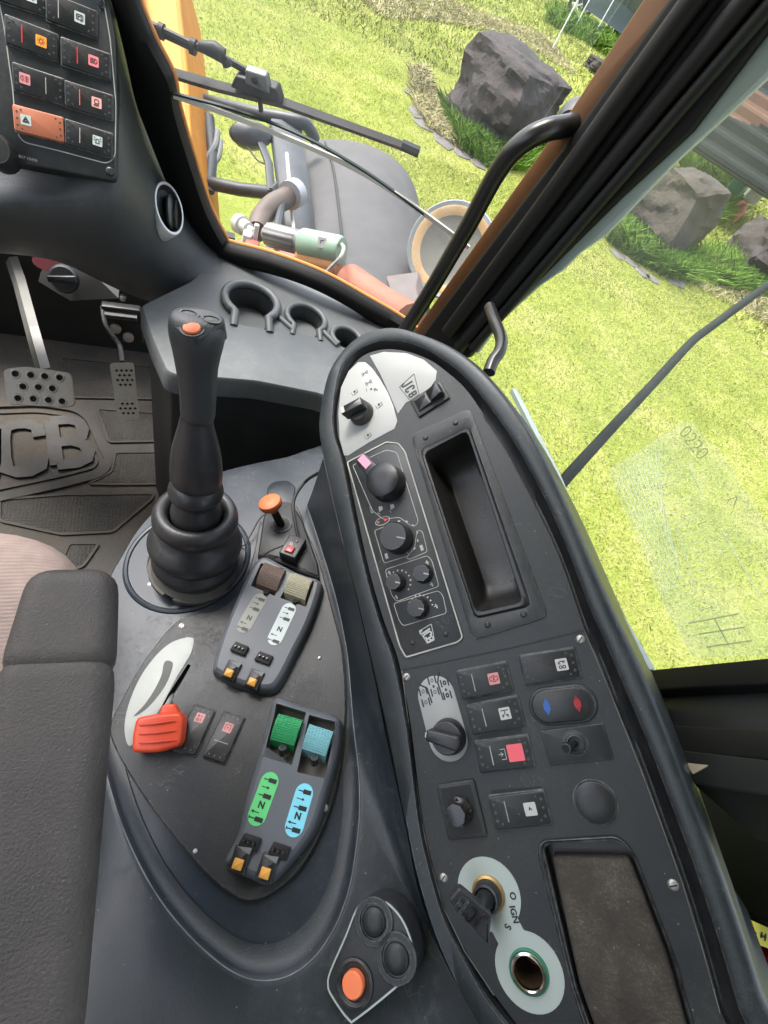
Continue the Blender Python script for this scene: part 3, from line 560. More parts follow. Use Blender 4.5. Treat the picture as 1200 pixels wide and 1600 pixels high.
b = B(); b.tube(cr([at(500, 436, 1.14), at(515, 420, 1.12), at(532, 402, 1.10), at(537, 388, 1.12), at(534, 382, 1.15)], False, 6), .0045, 8); b.done('cable', mat('grey_cable', (.28, .27, .26), .4), wp)
for x, y, r_ in ((350,376,.012),(372,384,.010),(432,392,.010),(545,425,.012),(560,452,.010),(398,398,.009)):
    b = B(); G = frame(at(x, y, 1.315 if x < 450 else 1.20), ray(x, y)*-1, CR); b.lathe(G, [(r_, -.03), (r_, .004), (r_*.6, .006)], 6); b.done('bolt_head', mat('rusty_bolt', (.20, .12, .08), .6, metal=.4, dust=.6, dcol=(.3, .2, .12), dscale=30), ch, smooth=0)
b = B(); b.tube(cr([at(352, 392, 1.33), at(410, 402, 1.3), at(470, 408, 1.25), at(505, 424, 1.2)], False, 5), .008, 8); b.done('brake_pipe', mat('dull_pipe', (.10, .085, .075), .5, metal=.4), ch)
b = B(); b.tube(cr([at(444, 300, 1.5), at(436, 340, 1.42), at(430, 366, 1.33)], False, 5), .012, 8); b.done('side_hose', BT, ch)
vb = thing('valve_block', 'small grey valve fitting on a red bracket at the lower corner of the windscreen', 'valve', at(390, 365, 1.27))
b = B(); G = frame(at(378, 352, 1.3), at(400, 362, 1.27)-at(372, 346, 1.3), (0, 0, 1)); b.lathe(G, [(.02, -.02), (.024, -.016), (.024, .004), (.018, .006), (.017, .03), (.010, .032), (.010, .055)], 20); b.done('valve_body', mat('dull_alloy', (.42, .42, .39), .5, metal=.3, dust=.5, dcol=(.25, .22, .18)), vb)
b = B(); b.box(frame(at(386, 372, 1.27), (0, 0, 1), CR), .022, .03, -.06, .015, .003, .004); b.box(frame(at(400, 362, 1.26), (0, 0, 1), CR), .012, .012, -.02, .02, .003, .003); b.done('white_fitting', mat('off_white', (.6, .58, .55), .5, dust=.4), vb)
b = B(); b.box(frame(at(394, 382, 1.26), (0, 0, 1), CR), .035, .035, -.05, .006, .004, .005); b.done('red_bracket', mat('dark_red_bracket', (.28, .06, .04), .5, dust=.4, dcol=(.25, .15, .1)), vb)
# round tank behind the handle
tk = thing('round_reservoir', 'round silver drum with a rusty tan rim behind the grab handle', 'drum', at(705, 380, 1.6))
G = frame(at(706, 392, 1.62), (ray(706, 392)*-1).normalized()+Vector((-.1, 0, .25)), CR); b = B(); b.lathe(G, [(.135, -.22), (.142, -.20), (.150, -.02), (.150, .0), (.146, .006), (.134, .004)], 64, False); b.done('drum_wall', mat('galvanised', (.6, .64, .68), .2, metal=.8, var=.04), tk)
b = B(); b.lathe(G, [(.134, .004), (.128, .005), (.106, -.004)], 64, False); b.done('rusty_rim', mat('tan_rust', (.34, .21, .09), .6, dust=.5, dcol=(.55, .5, .4), dscale=9), tk)
b = B(); b.lathe(G, [(.106, -.004), (.09, -.010), (.05, -.013), (.001, -.014)], 64); b.done('drum_face', mat('drum_grey', (.11, .108, .09), .5, metal=.1, dust=.8, dcol=(.19, .185, .16), dscale=10), tk)
lb_ = thing('lamp_box', 'wedge shaped brown black box below the silver drum', 'box', at(640, 450, 1.3))
b = B(); f0 = [at(*p) for p in ((603,431,1.34),(655,424,1.40),(668,470,1.3),(655,482,1.22),(610,484,1.22))]; f1 = [at(*p) for p in ((608,448,1.22),(650,446,1.25),(655,470,1.2),(648,480,1.16),(612,482,1.16))]
b.rings([f0, f1], True, True, True); b.done('box_shell', mat('brown_black', (.10, .08, .075), .45, dust=.5, dcol=(.2, .15, .13)), lb_, bevel=.004)
# ================================================================ cab: floor, windscreen, pillars, dash
def glass_mat(name, dirt, tint=(1, 1, 1), dc=(.75, .78, .72), scale=6):
    mt = bpy.data.materials.new(name); mt.use_nodes = True; N = mt.node_tree.nodes; L = mt.node_tree.links; N.clear()
    o = N.new('ShaderNodeOutputMaterial'); tr = N.new('ShaderNodeBsdfTransparent'); tr.inputs[0].default_value = (*tint, 1); gl = N.new('ShaderNodeBsdfGlossy'); gl.inputs['Roughness'].default_value = .03
    df = N.new('ShaderNodeBsdfDiffuse'); df.inputs[0].default_value = (*dc, 1); fr = N.new('ShaderNodeFresnel'); fr.inputs[0].default_value = 1.35; ge = N.new('ShaderNodeNewGeometry'); nb = N.new('ShaderNodeMath'); nb.operation = 'SUBTRACT'; nb.inputs[0].default_value = 1; L.new(ge.outputs['Backfacing'], nb.inputs[1]); fm_ = N.new('ShaderNodeMath'); fm_.operation = 'MULTIPLY'; L.new(fr.outputs[0], fm_.inputs[0]); L.new(nb.outputs[0], fm_.inputs[1])
    m1 = N.new('ShaderNodeMixShader'); L.new(fm_.outputs[0], m1.inputs[0]); L.new(tr.outputs[0], m1.inputs[1]); L.new(gl.outputs[0], m1.inputs[2])
    tc = N.new('ShaderNodeTexCoord'); n = N.new('ShaderNodeTexNoise'); n.inputs['Scale'].default_value = scale; n.inputs['Detail'].default_value = 9; n.inputs['Roughness'].default_value = .7; L.new(tc.outputs['Object'], n.inputs[0])
    r = N.new('ShaderNodeMapRange'); r.inputs[1].default_value = .35; r.inputs[2].default_value = .8; r.inputs[3].default_value = dirt*.25; r.inputs[4].default_value = dirt*1.6; L.new(n.outputs[0], r.inputs[0])
    m2 = N.new('ShaderNodeMixShader'); L.new(r.outputs[0], m2.inputs[0]); L.new(m1.outputs[0], m2.inputs[1]); L.new(df.outputs[0], m2.inputs[2]); L.new(m2.outputs[0], o.inputs[0]); return mt
ZF = 1.3
b = B(); b.box(T(-.2, .1, 0), 1.16, 1.95, ZF-.06, ZF-.012); tag(b.done('floor', BLKD, None), kind='structure')
FW = Pl((0, -1, 0), (0, 1.07, 1.5)); 
fm = thing('floor_mat', 'dirty grey rubber floor mat with moulded ribs and big raised letters', 'floor mat', (-.1, .7, ZF))
b = B(); b.box(T(-.2, .60, ZF), 1.1, .94, -.011, 0); b.done('mat_sheet', FLR, fm)
def hexmat():
    mt = mat('mat_mesh', (.030, .028, .025), .75, dust=1.0, dcol=(.115, .10, .075), dscale=8); N = mt.node_tree.nodes; L = mt.node_tree.links
    tc = N.new('ShaderNodeTexCoord'); v = N.new('ShaderNodeTexVoronoi'); v.feature = 'DISTANCE_TO_EDGE'; v.inputs['Scale'].default_value = 150; v.inputs['Randomness'].default_value = .4; L.new(tc.outputs['Object'], v.inputs['Vector'])
    r = N.new('ShaderNodeMapRange'); r.inputs[1].default_value = .05; r.inputs[2].default_value = .2; L.new(v.outputs[0], r.inputs[0]); b = N.new('ShaderNodeBump'); b.invert = True; b.inputs['Strength'].default_value = .6; b.inputs['Distance'].default_value = .0018; L.new(r.outputs[0], b.inputs['Height']); L.new(b.outputs[0], N['Principled BSDF'].inputs['Normal']); return mt
HX = hexmat(); FP = Pl((0, 0, 1), (0, .7, ZF)); FPM = FP.M()
panels = [[(152,640),(262,648),(282,690),(170,692)],[(180,708),(300,707),(300,757),(170,758),(138,757),(175,738)],[(0,782),(100,774),(240,772),(238,780),(176,832),(96,836),(0,815)],[(108,850),(155,850),(130,886),(80,900),(100,870)],[(250,800),(300,770),(230,870),(180,892)],[(95,560),(240,575),(255,625),(105,622)]]
for q in panels:
    b = B(); s_ = rnd(FP.poly(q), .008); b.plate(FPM, s_, 0, .0022, .001); b.m = 1; b.path(FPM, s_, .005, 0, .0045, True); b.done('ribbed_panel', [HX, FLR], fm, smooth=50)
b = B(); rr_ = FP.poly([(-220,640),(60,632),(118,640),(140,655),(160,700),(172,722),(160,742),(100,758),(0,780),(-220,830)]); rr_ = rnd(rr_, .02)
b.path(FPM, rr_, .016, 0, .006, True); b.path(FPM, inset(ccw(rr_), .022), .006, 0, .004, True); b.done('letter_border', FLR, fm, smooth=50)
b = B(); G = FP.fr(110, 692, 165, 688, 0); LT = mat('letter_rubber', (.028, .027, .026), .6, dust=.8, dcol=(.10, .085, .065), dscale=10, bump=.5, bscale=200)
block(b, G, 'B', .098, .120, .025, 0, .007)
G2 = FP.fr(36, 702, 88, 699, 0); block(b, G2, 'C', .100, .125, .025, 0, .007); G2 = FP.fr(-32, 712, 20, 710, 0); block(b, G2, 'J', .100, .125, .025, 0, .007)
b.done('raised_letters', LT, fm)
# footwell walls
b = B(); q = [Vector((-.75, 1.07, ZF-.02)), Vector((.12, 1.07, ZF-.02)), Vector((.12, 1.07, 1.66)), Vector((-.75, 1.07, 1.66))]; b.rings([q, [p+Vector((0, .02, 0)) for p in q]], True, True, True); tag(b.done('footwell_wall', mat('footwell_black', (.018, .018, .017), .6, dust=.3, dcol=(.07, .065, .055), dscale=5), None), kind='structure')
# pedals
bp = thing('brake_pedal', 'worn steel brake pedal plate with eleven round holes on a flat arm', 'pedal', at(60, 605, .86))
PB_ = Pl((0, -.62, .78), at(60, 605, .86)); q = rnd(PB_.poly([(5,577),(40,573),(110,583),(117,633),(100,636),(12,631)]), .008, 5)
hl_ = [(24,584),(48,586),(70,588),(93,590),(36,604),(60,605),(82,607),(28,622),(52,623),(76,625),(97,627)]
b = B(); b.holed(PB_.M(), q, [circ(.0052, 12, *PB_.l2(x, y)) for x, y in hl_], .0); b.rings([[PB_.M()@Vector((x, y, 0)) for x, y in q], [PB_.M()@Vector((x, y, -.005)) for x, y in inset(q, -.001)]])
for x, y in hl_: b.lathe(PB_.M()@T(*PB_.l2(x, y)), [(.0085, 0), (.0075, .0016), (.0056, .0018), (.0052, 0), (.0052, -.006)], 16, False)
b.m = 1; b.holed(PB_.M(), inset(q, .001), [], -.0055) 
b.done('pedal_plate', [STEEL, BLKD], bp, smooth=50)
b = B(); b.tube([at(18, 405, 1.0), at(30, 440, .98), at(50, 515, .92), at(68, 580, .885)], .014, 4, flat=.45, up=CF); b.done('pedal_arm', mat('arm_grey', (.14, .14, .13), .5, metal=.4, dust=.4, dcol=(.15, .14, .12)), bp, smooth=0)
ap = thing('accelerator_pedal', 'narrow steel accelerator pedal with a diamond grid on a bent rod', 'pedal', at(195, 610, .9))
PA_ = Pl((.05, -.62, .78), at(195, 612, .90)); q = rnd(PA_.poly([(171,567),(209,566),(218,655),(184,658)]), .007, 4); AM = PA_.M()
def dia(x, y, r): c = PA_.l2(x, y); return [(c[0]-r*.8, c[1]), (c[0], c[1]-r), (c[0]+r*.8, c[1]), (c[0], c[1]+r)]
hs_ = [(190+(i+.5*(j % 2)-1.5)*7.6+(j-7)*.75+9, 579+j*7.4) for j in range(10) for i in range(4) if not (4 <= j <= 6) and not (j % 2 and i == 3)]
b = B(); b.holed(AM, q, [dia(x, y, .0033) for x, y in hs_], 0); b.rings([[AM@Vector((x, y, 0)) for x, y in q], [AM@Vector((x, y, -.006)) for x, y in q]])
b.m = 1; b.holed(AM, inset(q, .001), [], -.0045)
b.done('pedal_plate', [STEEL, BLKD], ap, smooth=0)
b = B(); b.tube(cr([at(160, 480, 1.02), at(164, 505, 1.0), at(174, 522, .98), at(187, 540, .95), at(191, 566, .92)], False, 5), .0045, 8); b.done('pedal_rod', BLK, ap)
b = B(); G = frame(at(190, 492, 1.03), (0, -1, .2), (1, 0, .05)); b.box(G, .075, .03, -.02, 0, .003, .004); b.box(G@T(.005, -.04, 0), .065, .05, -.02, -.004, .003, .004); b.tube([G@Vector((-.03, 0, .008)), G@Vector((.03, 0, .008))], .007, 8); b.m = 1
for x, y in ((-.015, -.034), (.008, -.052)): b.lathe(G@T(x, y, -.004), [(.011, 0), (.011, .005), (.004, .008)], 12)
b.done('pivot_bracket', [BLK, STEEL], ap)
# ---- dash
dash = thing('dashboard', 'dark grey moulded dashboard with a switch panel and an air vent, top left', 'dashboard', at(120, 300, .62))
DP = Pl((-.05, -.76, .65), at(100, 190, .56)); DM = DP.M()
G_ = [
 [(-260,-120,.50),(-100,-100,.50),(60,-80,.50),(140,-70,.505),(163,-60,.51),(185,-60,.60),(200,-60,.72)],
 [(-260,60,.53),(-100,60,.53),(60,40,.53),(160,10,.53),(178,2,.54),(203,30,.66),(214,62,.79)],
 [(-260,240,.60),(-120,250,.60),(60,262,.59),(170,272,.59),(192,200,.57),(230,200,.70),(245,220,.80)],
 [(-260,292,.585),(-120,298,.585),(60,300,.580),(165,305,.585),(205,300,.60),(262,292,.73),(290,300,.82)],
 [(-260,335,.60),(-120,340,.60),(60,345,.60),(160,352,.61),(222,372,.66),(290,375,.75),(322,360,.83)],
 [(-260,395,.68),(-120,400,.68),(60,400,.68),(150,428,.70),(225,440,.72),(300,440,.77),(346,400,.83)],
 [(-260,385,.80),(-120,390,.80),(60,392,.82),(130,425,.84),(200,462,.84),(270,482,.80),(343,490,.775)],
]
b = B(); b.grid([[at(*p) for p in r] for r in G_]); b.done('dash_moulding', DASH, dash, smooth=180, sub=2)
q = DP.poly([(-60,-70),(150,-70),(166,-20),(180,60),(183,160),(182,284),(120,272),(0,250),(-60,240)], .012)
b = B(); b.plate(DM, rnd(q, .008), -.012, .012, .002); pn = b.done('switch_panel', PANEL_M, dash)
b = B(); b.path(DM, rnd(DP.poly([(-60,-60),(130,-60),(160,-10),(172,60),(181,160),(180,245),(168,256),(90,235),(36,222),(25,205),(20,140),(6,40),(-10,-40)], .0122), .006), .0011, .0118, .0124, True); b.done('white_outline', mat('fine_line', (.30, .31, .28), .5), pn)
def drk(cx, cy, qx, qy, icon, ic, ln, g, lab, **k): return rocker(DP.fr(cx, cy, qx, qy, .012), pn, icon, ic, ln, glyph=g, label=lab, **k)
drk(51, 62, 95, 78, ORI, .0085, -.0085, 'sun', 'rocker switch with an orange lamp symbol', linem=REDI)
drk(135, 94, 174, 107, mat('rose_icon', (.80, .20, .22), .45), .0075, -.008, 'beam', 'rocker switch with a rose headlamp symbol', linem=REDI)
drk(62, 133, 100, 145, PINKI, -.0125, .0065, 'fog', 'rocker switch with a pink fog lamp symbol')
drk(140, 159, 176, 170, mat('salmon_icon', (.72, .34, .28), .5), .0075, -.009, 'lamp', 'rocker switch with a salmon dipped beam symbol', linem=OKNOB)
drk(63, 196, 100, 205, GRI, -.012, None, 'tri', 'orange brown hazard switch with a triangle', bodym=mat('hazard_orange', (.42, .13, .06), .5, dust=.3, dcol=(.2, .09, .06)), h=.005)
drk(140, 218, 176, 229, GRI, .0085, -.009, 'bcn', 'rocker switch with a grey beacon symbol')
drk(113, 26, 150, 40, GRI, .0075, -.012, 'win', 'rocker switch with a grey wiper symbol')
drk(34, -8, 70, 4, GRI, .009, None, 'win', 'rocker switch cut by the top edge of the photo')
b = B(); b.text(DP.fr(44, 248, 60, 252, .0122), '817 10498', .0042, .0001); b.done('printed_number', mat('dim_print', (.2, .2, .19), .5), pn)
for x, y in ((172,268),(156,6)): screw(DP, DM, *(x, y), dash, .004, BLK, h=.0122)
# vent on the flank
VP = Pl((at(290, 375, .75)-at(262, 292, .73)).cross(at(230, 200, .70)-at(290, 375, .75)), (0, 0, 0)) if 0 else None
vn = (at(205, 300, .60)-at(290, 300, .80)).cross(at(262, 292, .73)-at(290, 375, .76)); vn = vn if vn.dot(CAM-at(265, 325, .7)) > 0 else -vn
VP = Pl(vn.normalized()*.8-CF*.35+Vector((.1, -.1, .1)), at(266, 325, .700)); G = VP.fr(264, 326, 264, 280)
b = B(); b.lathe(G, [(.040, -.02), (.040, -.001), (.0385, .0015), (.0350, .0015), (.034, -.001)], 48, False, .62); vv = b.done('vent_ring', mat('silver_ring', (.5, .51, .5), .35, metal=.3), dash); b = B(); b.lathe(G, [(.034, .001), (.030, -.006), (.003, -.01)], 40, True, .62); b.done('vent_throat', BLKD, vv)
b = B(); b.lathe(G@T(0, -.004, -.004)@RX(30), [(.026, 0), (.026, .003), (.02, .005), (.002, .006)], 36, True, .5); b.lathe(G@T(0, -.014, -.004)@RX(38), [(.024, 0), (.024, .003), (.002, .004)], 36, True, .5); b.done('vent_flap', BLK, vv)
# isolator under the dash
iso = thing('rotary_isolator', 'black rotary switch with a faded red plate, hanging under the dashboard', 'switch', at(98, 430, .86))
G = frame(at(98, 440, .87), (0, -.7, -.1), (1, 0, 0)); b = B(); b.lathe(frame(at(85, 413, .9), (0, -.8, .6), (1, 0, 0)), [(.034, 0), (.034, .003), (.001, .0032)], 32, True, .45); b.done('red_plate', mat('faded_red_plate', (.13, .025, .03), .5), iso)
b = B(); b.tube([at(98, 418, .9), at(99, 432, .87)], .007, 10); b.lathe(frame(at(99, 436, .86), (0, -.75, .5), (1, 0, 0)), [(.022, -.02), (.024, -.004), (.02, .004), (.001, .005)], 24); b.plate(frame(at(99, 436, .86), (0, -.75, .5), (1, 0, .2))@T(0, 0, .004), rnd([(-.022, -.005), (.022, -.006), (.022, .006), (-.022, .005)], .002), 0, .012, .002); b.done('rotary_handle', BLK, iso)
b = B(); pts = [at(100, 400, .9), at(150, 432, .88), at(185, 466, .88), at(110, 470, .93), at(60, 440, .95)]; b.rings([pts, [p+Vector((0, .03, .0)) for p in pts]], True, True, True); b.done('under_dash_cover', BLKD, dash)
for x, y in ((64, 381), (151, 427), (192, 466)):
    b = B(); b.lathe(frame(at(x, y, .70 if y < 400 else .80), (0, -.7, .3), (1, 0, 0)), [(.005, -.01), (.005, .002), (.002, .004)], 12); b.done('bolt_head', STEEL, dash)
# knob at the left edge
b = B(); G = DP.fr(-2, 238, 12, 242, .02); b.lathe(G, [(.016, -.02), (.0165, .008), (.014, .014), (.002, .015)], 32); b.done('control_knob', BLK, dash, label='smooth black knob at the left edge of the dashboard')
# ---- ledge with cup holders
ZL = 2.3-.53; LP = Pl((0, 0, 1), (.2, .7, ZL)); LM = LP.M()
led = thing('cup_holder_ledge', 'grey plastic ledge with three moulded cup holders under the windscreen', 'ledge', (.2, .7, ZL-.1))
lq = [(222,478),(300,440),(345,396),(420,415),(480,433),(560,468),(625,510),(680,560),(640,660),(560,640),(500,614),(400,594),(340,589),(285,587),(262,580),(240,530)]
l2_ = ccw(rnd(LP.poly(lq), .008)); cups = [(392,476,.0385),(478,499,.0300),(541,530,.0240)]
mo_ = []
def cup_poly(i):
    x, y, r = cups[i]; c = Vector(LP.l2(x, y)); fwd = Vector(LP.l2(x+1, y+22))-c; fwd.normalize(); sd_ = Vector((-fwd.y, fwd.x)); w_ = r*(.62 if i == 0 else .66)
    if i == 2: return circ(r, 32, c.x, c.y), c, fwd, sd_, r, w_
    a0 = math.asin(w_/r); base = math.atan2(fwd.y, fwd.x); pts = [(c.x+r*math.cos(t), c.y+r*math.sin(t)) for t in np.linspace(base+a0, base+2*math.pi-a0, 34)]
    e_ = r*1.42 if i == 0 else r*1.35
    p1 = c-sd_*w_+fwd*e_; p2 = c+sd_*w_+fwd*e_; pts += [(p1.x, p1.y), (p2.x, p2.y)]; return pts, c, fwd, sd_, r, w_
CPs = [cup_poly(i) for i in range(3)]
b = B(); b.holed(LM, l2_, [c[0] for c in CPs], 0); b.rings([[LM@Vector((x, y, 0)) for x, y in l2_], [LM@Vector((x, y, -.004)) for x, y in inset(l2_, -.003)], [LM@Vector((x, y, -.035)) for x, y in inset(l2_, -.004)]], True, False, False)
b.done('ledge_top', LEDGE, led, smooth=50)
b = B(); b.rings([[LM@Vector((x, y, -.034)) for x, y in inset(l2_, .006)], [LM@Vector((x, y, -.47)) for x, y in inset(l2_, .012)]], True, False, False); b.done('ledge_base', mat('ledge_base_black', (.012, .013, .013), .55, dust=.2, dcol=(.06, .06, .055), dscale=8), led)
for i, (pts, c, fwd, sd_, r, w_) in enumerate(CPs):
    dp_ = (.032, .024, .03)[i]; b = B(); b.rings([[LM@Vector((x, y, .0)) for x, y in pts], [LM@Vector((c.x+(x-c.x)*.95, c.y+(y-c.y)*.95, -dp_)) for x, y in pts]], True, False, True); b.m = 1; b.lathe(LM@T(c.x, c.y, -dp_+.0005), [(r*.8, 0), (r*.78, .0012), (r*.01, .0012)], 32)
    cu_ = b.done('cup_holder', [mat('cup_dark_grey', (.045, .048, .05), .5, dust=.4, dcol=(.12, .12, .115), dscale=9), mat('cup_floor', (.10, .11, .11), .55, dust=.5, dcol=(.19, .19, .18))], led, smooth=50, label=('large cup holder nearest the joystick', 'middle sized cup holder', 'smallest cup holder beside the side console')[i])
    arc = pts[:34] if i < 2 else [(c.x+r*math.cos(t), c.y+r*math.sin(t)) for t in np.linspace(math.atan2(fwd.y, fwd.x)+.9, math.atan2(fwd.y, fwd.x)+2*math.pi-.6, 34)]
    h_ = .007 if i == 0 else .003
    o_ = [LM@Vector((c.x+(x-c.x)*1.09, c.y+(y-c.y)*1.09, h_)) for x, y in arc]
    e1_ = c+fwd*r*(1.5)+sd_*(w_+.004); e2_ = c+fwd*r*1.5-sd_*(w_+.004)
    if i < 2: o_ = [LM@Vector((e1_.x, e1_.y, -.002))]+o_+[LM@Vector((e2_.x, e2_.y, -.002))]
    b = B(); b.tube(o_, .0068 if i == 0 else .005, 12); b.done('raised_lip', LEDGE, cu_, smooth=80)
b = B()
for (i, j) in ((0, 1), (1, 2)):
    c1, c2_ = CPs[i][1], CPs[j][1]; f_ = CPs[i][2]; r1, r2_ = CPs[i][4], CPs[j][4]; d_ = (c2_-c1).normalized()
    pts = [c1+d_*r1*1.05+f_*.012, c1.lerp(c2_, .55)+f_*.020, c2_-d_*r2_*.8+f_*r2_*1.25]
    b.tube(cr([LM@Vector((p.x, p.y, .001)) for p in pts], False, 6), .0048, 10)
b.done('joining_bead', LEDGE, led, smooth=80)
# ---- windscreen
WN = Vector((-.33, -.90, -.23)).normalized(); WS = Pl(WN, hz(345, 398, 2.3-.53)); WM = WS.M()
ws = thing('windscreen', 'dusty curved windscreen in a thick black rubber seal', 'windscreen', WS.hit(480, 430))
gq = WS.poly([(170,-60),(190,20),(232,140),(300,300),(345,398),(420,420),(500,455),(610,512),(640,512),(860,170),(1040,-100)], -.006)
b = B(); b.plate(WM, ccw(gq), -.008, -.004, 0, True, True); b.done('glass_pane', glass_mat('windscreen_glass', .07, dc=(.85, .86, .84), scale=5), ws, smooth=0)
so = [(150,-60),(176,10),(196,90),(212,160),(232,215),(262,290),(296,360),(326,404),(345,412),(420,428),(490,452),(560,490),(612,530),(650,560)]
si = [(190,-60),(203,0),(232,72),(262,130),(272,180),(297,262),(322,335),(347,383),(352,390),(420,408),(500,438),(570,476),(625,508),(660,535)]
SO = [WS.hit(x, y, .004) for x, y in so]; SI = [WS.hit(x, y, .004) for x, y in si]; SO = cr(SO, False, 5); SI = cr(SI, False, 5)
b = B(); n_ = WS.n; b.rings([[p-n_*.02 for p in SO], [p+n_*.0 for p in SO], [p.lerp(q, .25)+n_*.005 for p, q in zip(SO, SI)], [p.lerp(q, .75)+n_*.005 for p, q in zip(SO, SI)], SI, [p-n_*.02 for p in SI]], False); b.done('rubber_seal', SEAL, ws, smooth=60)
b = B(); b.tube([p-n_*.022 for p in SI], .0028, 6); b.done('orange_edge', mat('orange_body_edge', (.62, .24, .04), .45), ws)
b = B(); b.path(WM, [(p.x, p.y) for p in cr([(x, y, 0) for x, y in WS.poly([(270,150),(345,176),(420,205),(490,234),(560,268),(630,312),(700,362),(732,388)], 0)], False, 4)], .006, -.003, .000); b.done('joint_strip', mat('clear_joint', (.62, .60, .52), .7, spec=.2, dust=.4, dcol=(.35, .33, .28)), ws, smooth=0)
b = B(); b.path(WM, [(p.x, p.y) for p in cr([(x, y, 0) for x, y in WS.poly([(268,146),(345,166),(420,191),(490,222),(560,262),(610,296),(662,335)], 0)], False, 4)], .0024, -.003, .001); b.done('dark_joint_line', mat('green_black_line', (.02, .035, .03), .4), ws, smooth=0)
# ---- wiper
wpr = thing('windscreen_wiper', 'black windscreen wiper with its arm and long blade outside the glass', 'wiper', WS.hit(400, 140, -.03))
WB = mat('wiper_black', (.010, .011, .013), .5, spec=.3, dust=.35, dcol=(.06, .06, .06), dscale=20)
def wh(x, y, h=-.03): return WS.hit(x, y, h)
b = B(); b.tube([wh(150, 0), wh(200, 22), wh(250, 46), wh(300, 70), wh(345, 88), wh(402, 120)], [.0055, .0055, .0048, .0042, .0042, .004], 8); b.tube([wh(190, 25), wh(300, 76)], .003, 6); b.done('wiper_arm', WB, wpr)
b = B()
for x, y, r_ in ((252,49,.0085),(302,73,.0085)): b.tube([wh(x-4, y-2), wh(x+4, y+2)], r_, 10)
b.tube([wh(312, 72, -.02), wh(335, 78, -.02), wh(350, 88, -.02)], [.0055, .009, .008], 10); b.tube([wh(352, 92, -.02), wh(356, 103, -.02)], .006, 8); b.done('arm_joint', WB, wpr)
b = B(); b.tube([wh(243, 107), wh(340, 135), wh(440, 160), wh(560, 203), wh(640, 232)], [.0078, .0082, .0078, .0072, .0070], 4, flat=.8); b.tube([wh(628, 226), wh(655, 238)], .0095, 8, flat=.7); b.done('wiper_blade', WB, wpr, smooth=0)
b = B(); G = WS.fr(402, 138, 440, 152, -.022); b.plate(G, rnd([(-.034, -.008), (.032, -.008), (.026, .009), (-.026, .007)], .003), -.012, .004, .002, True, True); b.m = 1; b.plate(G@T(0, .012, 0), rnd([(-.013, -.008), (.018, -.009), (.014, .009), (-.012, .008)], .002), -.004, .008, .002, True, True); b.m = 0; b.lathe(G@T(0, .013, .008), [(.004, 0), (.004, .002), (.002, .003)], 12); b.done('blade_holder', [WB, mat('holder_grey', (.09, .10, .10), .4, dust=.3)], wpr)
b = B(); b.tube([wh(406, 155, -.02), wh(408, 174, -.02)], .003, 6); b.done('washer_nozzle', WB, wpr)
# ---- right front pillar
PX = Pl((-.86, -.50, .0), Vector((.41, .60, 2.1))); PXM = PX.M()
pil = thing('cab_pillar', 'ochre brown front pillar of the cab with broad black rubber seals', 'cab pillar', PX.hit(660, 500))
def strip(name, left, right, h0, h1, m_, parent, P=PX, bv=.002, **k):
    q = P.poly(left+right[::-1], h1); b = B(); b.plate(P.M(), ccw(q), h0, h1, bv, True, True); return b.done(name, m_, parent, **k)
strip('pillar_face', [(1048,-66),(1004,0),(892,171),(820,272),(700,442),(600,585)], [(1110,-66),(1062,0),(917,200),(840,300),(700,487),(640,570)], -.06, 0, PAINTO, pil)
strip('pillar_seal', [(1088,-66),(1041,0),(900,200),(824,300),(684,487),(612,590)], [(1180,-66),(1130,0),(960,225),(885,325),(730,520),(680,590)], -.02, .010, SEAL, pil, bv=.006)
b = B(); b.tube([PX.hit(1105, -30, .02), PX.hit(1010, 100, .02), PX.hit(850, 320, .02), PX.hit(700, 520, .02)], .011, 10); b.done('seal_bead', mat('seal_bead_grey', (.005, .004, .004), .6, spec=.3, dust=.5, dcol=(.025, .018, .013)), pil)
dr = thing('door_frame', 'black door frame beside the ochre pillar with a dusty green glass edge', 'door frame', PX.hit(780, 500))
strip('frame_bar', [(1160,-66),(1120,0),(960,215),(880,325),(715,530),(690,560)], [(1290,-66),(1235,0),(1080,205),(967,310),(780,497),(730,560)], -.008, .006, SEAL, dr, bv=.005)
b = B(); 
for x0, y0, x1, y1, r_ in ((1200,-40,716,545,.010),(1245,-40,738,545,.007)): b.tube([PX.hit(x0, y0, .012), PX.hit(x1, y1, .012)], r_, 10)
b.done('frame_bead', mat('frame_bead_grey', (.004, .004, .004), .6, spec=.3, dust=.5, dcol=(.022, .018, .014)), dr)
GE = mat('dusty_glass_edge', (.22, .27, .25), .55, dust=.6, dcol=(.32, .36, .33), dscale=5, stretch=(1, 1, .25), var=.35, vscale=9)
strip('glass_edge', [(1300,-80),(1200,54),(1085,170),(967,292),(860,402),(775,496),(735,545)], [(1340,-60),(1200,121),(1050,258),(946,367),(905,395),(879,421),(840,448),(783,500),(745,552)], -.012, -.004, GE, dr, bv=.001)
